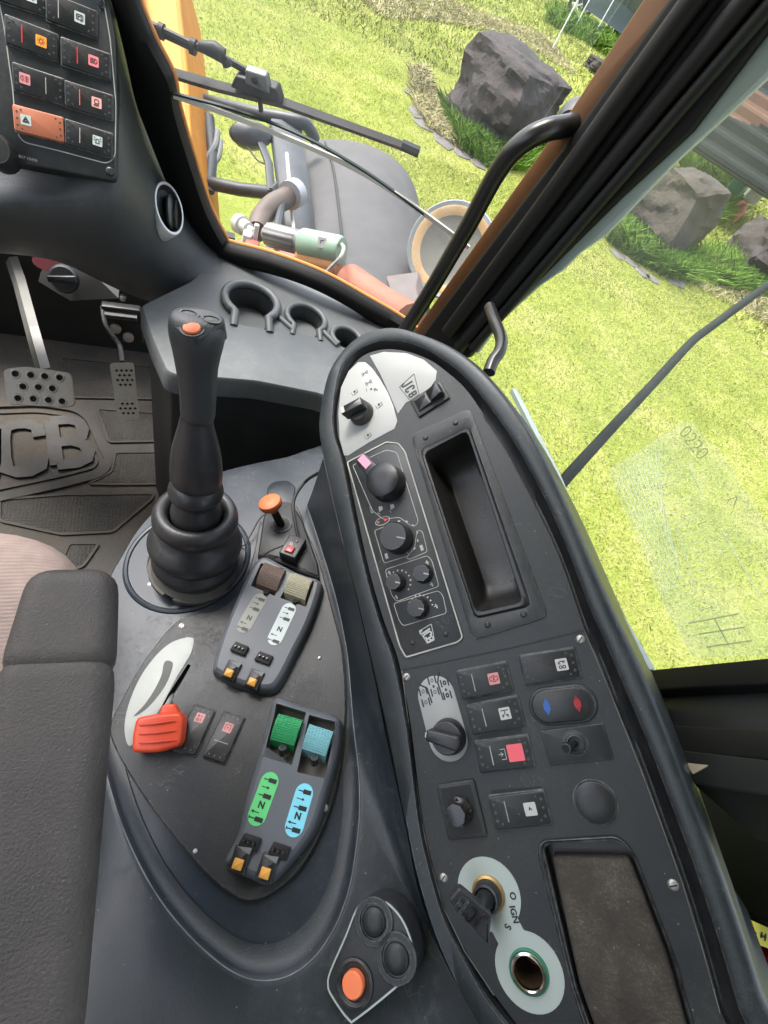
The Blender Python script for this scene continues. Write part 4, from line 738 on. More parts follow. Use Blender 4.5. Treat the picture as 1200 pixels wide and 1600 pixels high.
# ---- grab handles
gh = thing('grab_handle', 'long bent black grab handle fixed to the ochre pillar', 'handle', at(638, 505, .80))
hp_ = [at(905, 190, .56), at(885, 197, .55), at(858, 202, .545), at(828, 215, .55), at(800, 238, .565), at(778, 268, .585), at(757, 305, .61), at(735, 347, .64), at(706, 397, .68), at(680, 442, .72), at(655, 482, .76), at(630, 520, .80)]
b = B(); b.tube(cr(hp_, False, 6), .0115, 16); b.done('handle_tube', mat('gloss_black_paint', (.012, .012, .012), .28, dust=.3, dcol=(.10, .07, .05), dscale=15), gh, smooth=80)
b = B(); G = frame(at(893, 190, .565), at(880, 197, .55)-at(905, 190, .58), (0, 0, 1)); b.lathe(G, [(.022, -.012), (.020, -.002), (.016, .004), (.0115, .012)], 20); b.done('handle_boot', GRIP, gh)
dh = thing('door_handle', 'small bent black door handle behind the tip of the side console', 'handle', at(775, 560, .6))
b = B(); b.tube(cr([at(765, 480, .64), at(772, 500, .62), at(783, 528, .60), at(781, 548, .59), at(770, 565, .585), at(764, 582, .58)], False, 6), .0075, 14); b.done('handle_bar', mat('gloss_black_paint', (0, 0, 0)), dh, smooth=80)
# ---- door glass with film sticker, rear frame
DG_ = Pl((-1, -.04, .03), Vector((.425, .2, 2.0))); DGM = DG_.M()
dg = thing('door_glass', 'clear side door glass behind the console, with a faint printed film stuck on it', 'window', DG_.hit(1010, 900))
gq = DG_.poly([(745,552),(880,420),(1050,258),(1200,110),(1420,-80),(1420,1010),(1010,1045),(960,960),(880,775),(820,660)], 0)
b = B(); b.plate(DGM, ccw(gq), -.004, 0, 0, True, True); b.done('glass_pane', glass_mat('door_glass_clear', .03, dc=(.8, .85, .75), scale=4), dg, smooth=0)
b = B(); b.path(DGM, DG_.poly([(800,610),(868,745),(905,835),(960,955),(1014,1048)], 0), .006, -.006, .002); b.done('glass_lip', mat('pale_glass_lip', (.36, .43, .40), .4, dust=.4, dcol=(.25, .25, .2)), dg, smooth=0)
fq = [(950,735),(1075,655),(1135,720),(1260,920),(1265,1020),(1082,1028),(1030,930)]
b = B(); b.plate(DGM, rnd(DG_.poly(fq, .001), .006), .0004, .0012, 0); flm = b.done('printed_film', glass_mat('film_haze', .26, dc=(.75, .85, .6), scale=8), dg, smooth=0, label='faint translucent chart film with thin grid lines')
b = B(); L0 = lambda x, y: DG_.l2(x, y, .0014)
def ln(a, c, w=.0006): b.seg(DGM, L0(*a), L0(*c), w, .0013, .0016)
for i in range(13):
    t = i/12; ln((962+ i*5.6, 742-i*3.1), (1040+i*3.5-(0 if i < 7 else (i-7)*9), 930-i*4-(0 if i < 7 else (i-7)*17)), .0005)
for i in range(20):
    y0 = 752+i*13.2; x0 = 965+i*5.4; ln((x0, y0), (x0+95-i*1.3+(20 if i in (4, 5, 6) else 0), y0-34+i*.9), .0004)
ln((1075,722),(1100,778)); ln((1058,820),(1095,802)); ln((1058,820),(1088,925)); ln((1128,828),(1190,935)); b.done('chart_lines', mat('pale_chart', (.75, .82, .55), .5), flm, smooth=0)
b = B(); ln((1076,974),(1154,959), .0012); ln((1092,991),(1164,980), .0012); ln((1104,1011),(1176,1001), .0012); ln((1116,966),(1137,1005), .0012); ln((1140,780),(1152,776), .0006); ln((1140,780),(1135,788), .0006); ln((1152,776),(1146,792), .0006); ln((1090,820),(1102,815), .0006)
b.text(DG_.fr(1083, 692, 1095, 708, .0014), '0220', .017, .0001, bold=-.0002); b.done('chart_marks', mat('grey_chart', (.40, .44, .22), .5), flm, smooth=0)
# mirror rail outside the door
rl = thing('outside_rail', 'bent black rail outside the door glass, running up to the right edge', 'rail', at(880, 758, .62))
b = B(); b.tube(cr([at(868, 770, .60), at(880, 752, .62), at(950, 675, .72), at(1020, 600, .82), at(1078, 537, .90), at(1105, 515, .93), at(1150, 482, .97), at(1215, 435, 1.02), at(1300, 385, 1.08)], False, 5), [.0078]*41, 14); b.done('rail_tube', mat('rail_paint', (.010, .014, .012), .75, spec=.2, dust=.4, dcol=(.08, .10, .085), dscale=12), rl, smooth=80)
# rear post and lower door panels
RPn = Pl((-.62, .70, .0), at(1100, 1045, .50)); RPM = RPn.M()
rp = thing('rear_post', 'black rear door post with stepped ledges behind the side console', 'cab pillar', RPn.hit(1120, 1120))
def rstrip(name, q, h0, h1, m_, bv=.002): b = B(); b.plate(RPM, ccw(RPn.poly(q, h1)), h0, h1, bv, True, True); return b.done(name, m_, rp)
DK = mat('rear_post_black', (.004, .004, .004), .7, spec=.15, dust=.25, dcol=(.05, .045, .035), dscale=9)
rstrip('post_edge', [(1008,1047),(1290,1018),(1290,1062),(1014,1078)], -.05, .0, DK); rstrip('post_recess', [(1010,1070),(1290,1056),(1290,1150),(1040,1145)], -.05, -.012, BLKD)
rstrip('post_step', [(1040,1132),(1290,1144),(1290,1190),(1060,1178)], -.05, .002, mat('post_step_grey', (.006, .006, .005), .6, spec=.15, dust=.3, dcol=(.05, .05, .04)))
rstrip('post_shelf', [(1055,1170),(1290,1196),(1290,1255),(1085,1226)], -.05, .012, mat('post_shelf_grey', (.010, .011, .010), .6, spec=.2, dust=.4, dcol=(.04, .04, .034)))
rstrip('post_panel', [(1030,1215),(1290,1245),(1290,1478),(1168,1428),(1040,1400)], -.22, -.17, mat('post_panel_black', (.004, .005, .005), .7, spec=.15, dust=.2, dcol=(.02, .022, .022)))
rstrip('post_base', [(1000,1380),(1400,1380),(1400,1780),(1000,1780)], -.42, -.36, BLKD)
b = B(); b.plate(RPM, rnd(RPn.poly([(1072,1192),(1107,1196),(1083,1210)], .0125), .001), .012, .0128); b.done('paper_scrap', mat('paper_scrap', (.35, .30, .20), .8), rp)
ex = thing('fire_extinguisher', 'dark red cylinder with a yellow label, cut by the right edge of the photo', 'fire extinguisher', at(1205, 1600, .45))
b = B(); e0 = at(1225, 1470, .47); e1 = at(1262, 1680, .47); b.tube([e0, e0.lerp(e1, .1), e1], [.030, .038, .038], 24); b.done('cylinder', mat('deep_red', (.22, .005, .012), .3), ex)
b = B(); q = [at(1164,1434,.46), at(1230,1462,.46), at(1232,1494,.455), at(1176,1472,.455)]; G = frame(q[0], (q[1]-q[0]).cross(q[3]-q[0]) if (q[1]-q[0]).cross(q[3]-q[0]).dot(CAM-q[0]) > 0 else (q[3]-q[0]).cross(q[1]-q[0]), q[1]-q[0]); Gi = G.inverted()
b.plate(G, ccw([((Gi@p).x, (Gi@p).y) for p in q]), -.001, .001); b.m = 1; c = Gi@at(1181, 1461, .456); b.text(G@T(c.x-.002, c.y, .0012)@RZ(4), '03', .006, .0001, bold=.0002); c = Gi@at(1194, 1462, .456); b.box(G@T(c.x, c.y-.001, 0), .006, .0022, .001, .0014); b.seg(G@T(c.x, c.y, 0), (-.002, -.003), (-.002, .002), .0014, .001, .0014); b.seg(G@T(c.x, c.y, 0), (.002, -.004), (.002, .002), .0014, .001, .0014)
b.done('yellow_label', [mat('yellow_label', (.80, .72, .05), .45), INK], ex)
# ---- seat and armrest
st = thing('driver_seat', 'beige ribbed cloth seat cushion at the left edge', 'seat', (-.4, .0, 1.5))
c0 = hz(0, 812, 1.72); c1 = hz(124, 880, 1.72)
b = B(); b.plate(T(0, 0, 0), rect(.62, .76, .13, 10, cx=c1.x-.31+.012, cy=c0.y-.38+.004), 1.60, 1.72, .035, True, True)
smt = SEATM; N = smt.node_tree.nodes; L = smt.node_tree.links; tc = N.new('ShaderNodeTexCoord'); wv = N.new('ShaderNodeTexWave'); wv.bands_direction = 'Y'; wv.inputs['Scale'].default_value = 75; wv.inputs['Distortion'].default_value = .6; wv.inputs['Detail'].default_value = 2; L.new(tc.outputs['Object'], wv.inputs[0]); bb = N.new('ShaderNodeBump'); bb.inputs['Strength'].default_value = .35; bb.inputs['Distance'].default_value = .001; L.new(wv.outputs[1], bb.inputs['Height']); L.new(bb.outputs[0], N['Principled BSDF'].inputs['Normal'])
b.done('seat_cushion', SEATM, st, smooth=60)
ar = thing('armrest', 'worn grey black foam armrest in two pads beside the seat', 'armrest', (-.075, .0, 1.83))
ZA = 2.3-.42
AR = Pl((.0, 0, 1), (-.07, .1, ZA)); 
def pad(q, name, h0=-.055):
    q = ccw(AR.poly(q, 0)); M_ = AR.M(); b = B(); R_ = lambda d, h: [M_@Vector((x, y, h)) for x, y in rnd(inset(q, d), max(.002, .012-d), 5)]
    b.rings([R_(-.002, h0), R_(-.008, -.035), R_(-.009, -.018), R_(-.006, -.007), R_(.0, -.0015), R_(.005, -.0002), R_(.009, .0), R_(.011, .0)], True, True, True); return b.done(name, PAD, ar, smooth=80)
pad([(54,896),(164,894),(158,1028),(12,1034)], 'front_pad')
pad([(8,1040),(157,1034),(92,1660),(-70,1660)], 'rear_pad')
# ---- unseen cab roof, rear wall and left panel, added to shape the interior light
b = B(); b.box(T(-.2, -.15, 0), 1.45, 2.0, 2.92, 2.97, .01, .1); rf = b.done('unseen_cab_roof', mat('unseen_roof_lining', (.22, .215, .205), .8), None); tag(rf, 'unseen cab roof added above the driver to shade the interior', 'roof')

b = B(); b.box(T(-.2, -.85, 0), 1.25, .05, ZF, 2.95, .01, .02); tag(b.done('unseen_rear_wall', mat('unseen_wall_lining', (.06, .06, .06), .7), None), 'unseen dark rear wall added behind the driver to block light', 'wall')  # opaque wall out of view, put in to stop light from behind
b = B(); b.box(T(-.82, .1, 0), .05, 1.9, ZF, 2.15, .01, .02); tag(b.done('unseen_door_panel', mat('unseen_wall_lining', (.06, .06, .06), .7), None), 'unseen dark door panel added beyond the seat to block side light', 'door')  # out of view, added to cut the light from the left
# ================================================================ side console (pod)
POD = Pl((-.74, -.12, .66), at(760, 1060, .445)); BASE = Pl((-.28, .15, .95), at(350, 1150, .52))
PM = POD.M(); BM = BASE.M()
side = thing('side_console', 'black oval side console along the window, crowded with knobs and rocker switches', 'control console', POD.hit(760, 1100, -.15))
outer = [(497,672),(500,637),(511,586),(531,551),(556,527),(583,514),(617,510),(659,521),(700,538),(741,565),(782,607),(824,665),(858,727),(885,785),(920,865),(958,950),(1010,1060),(1060,1180),(1110,1310),(1160,1450),(1195,1560),(1225,1660),(1000,1720),(790,1660),(745,1600),(700,1515),(672,1445),(650,1370),(635,1300),(618,1220),(600,1130),(580,1040),(560,950),(540,870),(520,790),(505,720)]
inner = [(542,725),(528,679),(527,637),(535,603),(548,576),(569,555),(600,546),(635,549),(672,563),(700,584),(727,611),(755,653),(789,704),(824,768),(858,835),(885,900),(914,985),(937,1035),(960,1095),(985,1155),(1005,1205),(1033,1283),(1067,1377),(1100,1483),(1127,1583),(1150,1660),(1000,1700),(850,1640),(777,1560),(732,1492),(697,1424),(676,1352),(660,1280),(650,1200),(640,1120),(622,1030),(600,970),(578,895),(560,815)]
No = 220
O2 = resamp(cr([Vector((*POD.l2(*p, .006), 0)) for p in outer], True, 8), No); I2 = resamp(cr([Vector((*POD.l2(*p, .0), 0)) for p in inner], True, 8), No)
# align inner loop start with outer
O2 = [Vector((p.x, p.y)) for p in O2]; I2 = [Vector((p.x, p.y)) for p in I2]
sg = 1 if (sum(O2[i].cross(O2[(i+1) % No]) for i in range(No)) > 0) == (sum(I2[i].cross(I2[(i+1) % No]) for i in range(No)) > 0) else -1
if sg < 0: I2 = I2[::-1]
I2b = []
k0 = min(range(No), key=lambda k: (I2[k]-O2[0]).length); I2 = I2[k0:]+I2[:k0]
I2s = I2; 
def pxs(p):
    d = PM@Vector((p.x, p.y, 0))-CAM; return 600+FOC*d.dot(CR)/d.dot(CF), 800-FOC*d.dot(CU)/d.dot(CF)
GW = []
for i in range(No):
    x_, y_ = pxs(O2[i]); GW.append(.25 if x_ < 500+max(0, (y_-560)*.30) else 1.0)
for _ in range(12): GW = [(GW[i-1]+GW[i]+GW[(i+1) % No])/3 for i in range(No)]
def mixg(t): return [O2[i].lerp(I2s[i], 1-(1-t)*GW[i]) for i in range(No)]
def rg(pts, h): return [PM@Vector((p.x, p.y, h)) for p in pts]
def mixr(t): return [O2[i].lerp(I2s[i], t) for i in range(No)]
b = B(); ext = lambda d: [Vector(q) for q in inset([(p.x, p.y) for p in (O2 if ccw([(p.x, p.y) for p in O2])[0] == (O2[0].x, O2[0].y) else O2)], d)]
cc = sum(O2[i].cross(O2[(i+1) % No]) for i in range(No)) > 0
def outp(d): return [Vector(q) for q in inset([(p.x, p.y) for p in O2], -d if cc else d)]
b.rings([rg(outp(.012), -.17), rg(outp(.006), -.05), rg(outp(.001), -.008), rg(O2, .002), rg(mixr(.07), .006), rg(mixr(.16), .0075), rg(mixg(.52), .0065), rg(mixg(.60), .0045)])
b.m = 1; b.rings([rg(mixg(.60), .0045), rg(mixg(.66), .001), rg(mixg(.90), -.006), rg(mixr(1.0), -.006), rg(mixr(1.0), .0)])
b.done('console_rim', [POD_M, BLK], side, smooth=45)
pocket_in = [(664,710),(731,675),(818,940),(745,957)]; pad_in = [(850,1326),(858,1317),(968,1313),(990,1338),(1052,1500),(1100,1680),(950,1680),(900,1540)]
ph = rnd(POD.poly(pocket_in), .006); pd = rnd(POD.poly(pad_in), .006)
knob_hole = circ(.0105, 24, *POD.l2(826.5, 1517)); 
b = B(); b.holed(PM, [(p.x, p.y) for p in I2s], [ph, pd, knob_hole], 0); b.done('console_panel', PANEL_M, side, smooth=0)
# lower panel seam, lying on the panel
b = B(); b.path(PM, POD.poly([(628,1047),(700,1033),(800,1012),(912,985)]), .0012, -.0001, .0004); b.done('panel_seam', BLKD, side)
b = B(); b.path(PM, POD.poly([(628,1048),(636,1110),(646,1190),(658,1280),(672,1345),(692,1416),(726,1486),(772,1555)]), .0008, -.0001, .0004); b.done('seam_edge', mat('worn_edge', (.14, .135, .12), .6, var=.4, vscale=60), side); b = B(); b.path(PM, POD.poly([(914,987),(960,1098),(1003,1207),(1033,1287),(1066,1380),(1098,1484),(1125,1583)]), .0005, -.0001, .0005); b.done('seam_edge', mat('worn_edge', (.14, .135, .12), .6, var=.4, vscale=60), side)
# storage pocket
b = B(); fo = rnd(POD.poly([(641,679),(734,637),(857,964),(738,1001)], .002), .006, 6); fi = rnd(POD.poly([(656,703),(733,666),(830,947),(743,967)], .002), .004, 6)
fo = resamp([(x, y, 0) for x, y in ccw(fo)], 96); fi = resamp([(x, y, 0) for x, y in ccw(fi)], 96)
k0 = min(range(96), key=lambda k: (fi[k]-fo[0]).length); fi = fi[k0:]+fi[:k0]
R3 = lambda q, h, t=0: [PM@Vector((a.lerp(c, t).x, a.lerp(c, t).y, h)) for a, c in zip(fo, fi)]
b.rings([R3(fo, -.0005), R3(fo, .0016, .02), R3(fo, .002, .1), R3(fo, .002, .93), R3(fo, .0012, 1)]); b.done('pocket_surround', PANEL_M, side)
b = B(); ph2 = resamp([(x, y, 0) for x, y in ccw(ph)], 96); k0 = min(range(96), key=lambda k: (ph2[k]-fi[0]).length); ph2 = ph2[k0:]+ph2[:k0]
c0 = sum(ph2, Vector())/96
q = lambda s, h: [PM@Vector(((c0+(p-c0)*s).x, (c0+(p-c0)*s).y, h)) for p in ph2]
fr_ = [PM@Vector((p.x, p.y, .0012)) for p in fi]; frh = [PM@Vector((p.lerp(r_, .35).x, p.lerp(r_, .35).y, .0034)) for p, r_ in zip(fi, ph2)]
b.rings([fr_, frh, q(1.01, .003), q(1.0, .0), q(.93, -.020), q(.86, -.040), q(.70, -.048)], True, False, True)
b.done('storage_pocket', mat('pocket_plastic', (.012, .0115, .011), .38, bump=.3, bscale=500, dust=.5, dcol=(.07, .06, .045), dscale=16), side, smooth=50)
for x, y in ((635,1058),(907,999),(693,1372),(1052,1383)): screw(POD, PM, x, y, side)
for x, y in ((712,661),(665,684),(818,960),(762,976)): screw(POD, PM, x, y, side, .0024, BLK, h=.002)
for x, y in ((645,1004),(697,991)): screw(POD, PM, x, y, side, .002, BLK, h=.001)

def pfr(x, y, qx, qy, h=0): return POD.fr(x, y, qx, qy, h)
rk = [((757,1063),(837,1048),PINKI,.0135,'gear','rocker switch with a pink gear symbol, top of the left column'),
      ((859,1041),(947,1028),WHI,.0125,'dual','rocker switch with a white double symbol beside the panel corner screw'),
      ((774,1117),(856,1102),WHI,.0125,'spray','rocker switch with a white spray symbol')]
for (x, y), (qx, qy), ic, ix, g, lb in rk:
    rocker(pfr(x, y, qx, qy), side, ic, .0095 if g != 'dual' else .0105, None if g == 'dual' else -.0095, glyph=g, label=lb, bodym=PANEL_M if g != 'dual' else BLK)
r4 = rocker(pfr(788, 1177, 874, 1167), side, mat('red_pad', (.75, .10, .12), .45, var=.05), .0105, -.0105, label='rocker switch with a large plain red square', bodym=PANEL_M, isz=.0135, glyph=None)
b = B(); G = pfr(788, 1177, 874, 1167)@T(-.001, 0, .0046)@RY(3)
for a in ((-.004, -.003, .004, -.003), (-.004, -.003, -.004, .001), (.004, -.003, .004, .001), (0, .003, 0, -.001), (-.0015, .001, 0, -.001), (.0015, .001, 0, -.001)):
    b.seg(G@RZ(90), a[:2], a[2:], .0004, 0, .0003)
b.done('arrow_symbol', GRI, r4)
rocker(pfr(812, 1264, 902, 1255), side, WHI, .0095, -.0105, glyph='drop', label='rocker switch with a plain white square, lowest of the five', bodym=PANEL_M)
# flat black strips beside the rockers, painting in the shadow gaps
for q in ([(731,1093),(799,1078),(801,1086),(733,1100)], [(747,1150),(814,1136),(816,1144),(749,1159)], [(768,1235),(845,1229),(846,1236),(770,1242)]):
    b = B(); b.plate(PM, rnd(POD.poly(q), .001), 0, .0006); b.done('slot_shadow', BLKD, side)
# oval temperature rocker
M2 = pfr(879, 1101, 930, 1096); b = B(); b.plate(M2, stad(-.0125, 0, .0125, 0, .0155), -.0004, .002, .0012); b.m = 1; b.plate(M2@T(0, 0, .0015)@RY(2), stad(-.012, 0, .012, 0, .0135), 0, .003, .0015)
tr = b.done('temperature_rocker', [PANEL_M, BLK], side, label='oval rocker with a blue and a red lens')
for x, mm_ in ((-.0125, mat('blue_lens', (.01, .10, .42), .3)), (.0125, mat('red_lens', (.33, .01, .02), .3))):
    b = B(); G = M2@T(x, 0, .0046)@RY(2)
    for k in range(7): b.box(G@T((k-3)*.0008, 0, 0), .0006, .013*(1-abs(k-3)*.2), 0, .0004)
    b.box(G, .0052, .005, 0, .0003); b.done('lens', mm_, tr)
# toggle plate with a small bat lever
M2 = pfr(900, 1163, 945, 1158); b = B(); b.plate(M2, rect(.051, .027, .0012), -.0004, .0016, .0006); b.lathe(M2@T(0, .001, 0), [(.0095, .0015), (.009, .0035), (.006, .0045), (.0052, .002)], 28)
tg = b.done('toggle_plate', PANEL_M, side)
b = B(); p0 = M2@Vector((0, .001, .002)); p1 = POD.hit(884, 1170, .019); mid = p0.lerp(p1, .5); b.tube([p0, mid, p0.lerp(p1, .85), p1], [.0024, .0030, .0046, .0038], 12); b.done('toggle_lever', BLK, tg)
# blank cap
M2 = pfr(930, 1253, 960, 1250); b = B(); b.lathe(M2, [(.0172, -.0004), (.0168, .0008), (.0158, .0010), (.0152, .0030), (.012, .0042), (.006, .0047)], 40); b.done('blanking_cap', BLK, side)
# mirror adjuster
M2 = pfr(721, 1264, 760, 1259); b = B()
b.plate(M2, rect(.036, .044, .003), -.0004, .0028, .001); b.m = 1; b.plate(M2, rect(.029, .037, .002), .0028, .0031); b.m = 2
b.lathe(M2, [(.012, .0031), (.0115, .007), (.0075, .009), (.0065, .014), (.0095, .016), (.0088, .019), (.003, .0195)], 8)
for a in (0, 90, 180, 270): b.plate(M2@RZ(a)@T(.0105, 0, .0088), [(-.002, -.0022), (.0016, 0), (-.002, .0022)], 0, .0005)
b.done('mirror_adjuster', [PANEL_M, BLKD, mat('gloss_black', (.012, .012, .012), .2, dust=.4, dcol=(.12, .11, .09), dscale=60)], side, label='square mirror adjuster with a small four way knob')
# selector knob on silver stadium plate
M2 = pfr(682, 1088, 701, 1159); dx = (POD.hit(701, 1157)-POD.hit(682, 1090)).length
b = B(); b.plate(M2, stad(0, 0, dx, 0, .0185, 18), 0, .0006, .0002); sp = b.done('selector_plate', SIL, side, label='silver plate of the four wheel steer selector')
b = B(); k = 1e-3
G = M2@T(-.001, 0, .0006)@RZ(90)@Matrix.Diagonal((1.05, 1.25, 1, 1))      # x across, y up the plate
def ax(cx, cy, fill=0):
    for s_ in (-1, 1): b.box(G@T((cx+s_*3.3)*k, cy*k), .0013, .0055, 0, .0002)
    b.path(G, [((cx+1.2*math.cos(t))*k, (cy+1.2*math.sin(t))*k) for t in np.linspace(0, 6.28, 12)], .0005 if not fill else .0012, 0, .0002)
ax(0, 11); b.box(G@T(0, .0065), .0018, .0018, 0, .0002); ax(0, 2.5); ax(11, 7, 1); b.box(G@T(.0105, .002), .0018, .0018, 0, .0002); ax(10.5, -2, 1); ax(-11, 5); ax(-11, -3)
for a in ((-6, 11, -5.5, -4), (5.5, 13, 5.5, -4)): pass
b.path(G, [(-.0145, .0115), (-.0065, .0065), (-.0055, -.0045)], .0013, 0, .0002); b.path(G, [(.0085, .0155), (.0048, .0085), (.0056, -.0045)], .0013, 0, .0002)
b.done('plate_diagram', INK, sp)
def ringknob(M, r, hgt, parent, name, m_=BLK, skirt=0, flutes=0, lean=0, label=None, cap=None):
    b = B(); pr = [(r*1.0+skirt, -.0003), (r*1.0+skirt, .0015), (r*1.02, .0022), (r*.96, hgt*.5), (r*.93, hgt-.0012), (r*.86, hgt), (r*.3, hgt+.0002)]
    if flutes:
        n = flutes*8; rs = [[M@Vector((rr*(1-(.07 if hh > .002 else 0)*(1+math.cos(i*2*math.pi/8))/2)*math.cos(2*math.pi*i/n), rr*(1-(.07 if hh > .002 else 0)*(1+math.cos(i*2*math.pi/8))/2)*math.sin(2*math.pi*i/n), hh)) for i in range(n)] for rr, hh in pr]
        b.rings(rs, True, False, True)
    else: b.lathe(M, pr, 40)
    if cap: b.m = 1; b.lathe(M, [(r*.8, hgt), (r*.78, hgt+.0004)], 32)
    return b.done(name, [m_] + ([cap] if cap else []), parent, label=label)
M2 = pfr(703, 1150, 725, 1140)
ks = ringknob(M2, .0155, .012, side, 'selector_knob', label='large rotary selector knob on the silver steering plate')
b = B(); G = M2@RZ(-36)@T(0, 0, .012); gx = G.inverted()
b.plate(G, rnd([(-.0155, -.0048), (.014, -.0062), (.016, 0), (.014, .0062), (-.0155, .0048)], .002), -.004, .011, .0015); b.done('grip_bar', BLK, ks)
b = B(); b.box(G@T(-.0156, 0, .006), .0012, .004, -.004, .0045); b.done('pointer_mark', WHT, ks)
# fan of silver labels at the front
b = B(); b.plate(PM, rnd(POD.poly([(571,566),(582,576),(593,591),(606,613),(615,635),(621,658),(617,670),(576,692),(545,712),(538,712),(531,686),(529,645),(533,606),(545,580),(560,566)]), .001), 0, .0006, .0002); b.m = 1
def mark(x, y, qx=None): return POD.fr(x, y, x+12, y+16, .0007)
k = 1e-3
for x, y in ((554,612),(592,632),(575,680)):
    G = mark(x, y); b.lathe(G, [(.0016, 0), (.0016, .0002)], 16); b.path(G, [(.0035, -.003), (.0035, .0035), (-.001, .0035)], .0008, 0, .0002); b.path(G, [(-.002, -.0042), (.0035, -.0042)], .0005, 0, .0002)
for cx, cy in ((570,583),(576,598)):
    G = POD.fr(cx, cy, cx+10, cy-6, .0007)
    for s_ in (-1, 1): b.path(G, [((s_*3-1)*k, -.0022), ((s_*3+1)*k, -.0022), ((s_*3+1)*k, .0022), ((s_*3-1)*k, .0022)], .0006, 0, .0002, True)
    b.seg(G, (-.003, 0), (.003, 0), .0006)
G = mark(580, 608); b.lathe(G, [(.0013, 0), (.0013, .0002)], 12); b.text(G@T(.005, .004)@RZ(30), '2WD', .0028, .0001); b.text(G@T(-.0045, -.004)@RZ(-20), 'ABS', .0028, .0001) if 0 else None
for a in ((-.005,-.004,-.002,-.006),(.003,.003,.006,.002),(.003,.005,.006,.004)): b.seg(G, a[:2], a[2:], .0005)
b.done('selector_label', [SIL, INK], side, label='silver fan shaped label with small drive symbols')
b = B(); b.plate(PM, rnd(POD.poly([(578,556),(600,550),(635,552),(662,562),(683,580),(681,594),(668,612),(634,630),(622,647),(607,612),(594,584)]), .001), 0, .0006, .0002)
b.m = 1
def logo(b, P, quad, J, Bp, size, h, inv=False):
    """the maker's slanted badge: outlined four sided frame with the letters"""
    b.path(P.M(), rnd([P.l2(x, y, h) for x, y in quad], .0008), .0006, h, h+.0003, True)
    for i_, (ch_, k_) in enumerate((('J', 1.22), ('C', 1.0), ('B', .82))):
        t_ = i_/2; x_ = J[0]+(Bp[0]-J[0])*t_; y_ = J[1]+(Bp[1]-J[1])*t_; block(b, P.fr(x_, y_, x_+Bp[0]-J[0], y_+Bp[1]-J[1], h), ch_, size*.52, size*k_*.85, size*.15, 0, .0004)
logo(b, POD, [(624,605),(647,584),(655,616),(641,626)], (636, 599), (645, 616), .0128, .0007)
b.done('badge_label', [SIL, INK], side, label='silver label with the black badge')
# front lamp rocker in raised bezel
M2 = pfr(672, 625, 700, 607); b = B(); b.plate(M2, rect(.040, .025, .0015), -.0004, .003, .001); b.m = 1; b.plate(M2, rect(.033, .0165, .0008), .003, .0033); b.m = 2
b.plate(M2@T(-.006, 0, .002)@RY(-6), rect(.019, .0145, .0008), 0, .004, .0008); b.plate(M2@T(.010, 0, .003)@RY(-16), rect(.016, .0145, .0012), 0, .0085, .001); b.m = 3; b.box(M2@T(.001, 0, .0062)@RY(-6), .005, .013, 0, .0006)
b.done('rocker_switch', [PANEL_M, BLKD, BLK, mat('brown_lens', (.18, .14, .10), .3)], side, label='rocker switch with a brown lens in a raised bezel beside the badge label')
# front selector knob
M2 = pfr(566, 647, 590, 640); ks = ringknob(M2, .0150, .013, side, 'selector_knob', label='ribbed selector knob on the silver fan label', m_=mat('knob_olive_black', (.035, .035, .03), .38, dust=.3, dcol=(.14, .13, .10), dscale=30))
b = B(); G = pfr(566, 647, 540, 660)@T(0, 0, .013); b.plate(G, rnd([(-.012, -.0055), (.015, -.005), (.016, .005), (-.012, .0055)], .0015), -.003, .012, .0015); b.done('grip_bar', BLK, ks)
b = B(); b.box(G@T(.0128, 0, .0118), .004, .008, 0, .0008); b.done('pointer_mark', WHT, ks)
# heater control plate
cq = [(542,722),(604,690),(623,692),(634,706),(724,996),(716,1004),(634,1028),(624,1010)]
b = B(); hp = rnd(POD.poly(cq, .001), .003); b.plate(PM, hp, -.0002, .001, .0003); hpo = b.done('heater_control_plate', PANEL_M, side)
b = B(); b.path(PM, inset(ccw(hp), .0006), .0014, .001, .0017, True); b.done('raised_border', LINE, hpo)
b = B()
def outl(pts, w=.0006, r=.003, closed=True, h=.001): b.path(PM, rnd(POD.poly(pts, h), r) if closed else POD.poly(pts, h), w, h, h+.0003, closed)
outl([(551,727),(604,703),(620,707),(654,815),(648,823),(640,820),(624,808),(600,812),(582,798)])
outl([(585,829),(604,822),(640,868),(600,880)]); outl([(652,828),(660,830),(668,862),(640,874),(635,872),(648,855)])
outl([(602,890),(668,868),(675,876),(686,916),(620,940),(612,930)]); outl([(615,943),(685,923),(692,930),(698,958),(630,978),(624,970)])
for kx, ky, r_, a0, a1 in ((626,842,.0188,-60,150),(624,910,.0118,-60,120),(657,950,.0122,-10,150)):
    G = pfr(kx, ky, kx+8, ky-30, .001)
    for a in np.linspace(a0-90, a1-90, 9): 
        t = math.radians(a+40); b.seg(G, (r_*math.cos(t), r_*math.sin(t)), ((r_+.0016)*math.cos(t), (r_+.0016)*math.sin(t)), .0028 if r_ > .015 else .0014, 0, .0003)
b.text(pfr(580, 797, 584, 812, .0013), 'STOP', .0036, .0001)
for x, y in ((594,795),(612,792)): G = pfr(x, y, x+3, y+10, .001); b.plate(G, rnd([(-.003, -.001), (.003, -.002), (.002, .003), (-.002, .003)], .0008), 0, .0003); b.seg(G, (.003, -.004), (.006, -.002), .0006)
for x, y in ((659,856),(604,869)): G = pfr(x, y, x+3, y+10, .001); b.box(G, .006, .0032, 0, .0003)
for x, y in ((667,879),(674,913),(608,895),(619,933),(681,947)): G = pfr(x, y, x+3, y+10, .001); b.seg(G, (-.002, 0), (.0024, .001), .0012); b.seg(G, (0, -.0018), (0, .0018), .0007)
b.done('printed_scale', mat('grey_print', (.38, .37, .33), .55, var=.25, vscale=80), hpo)
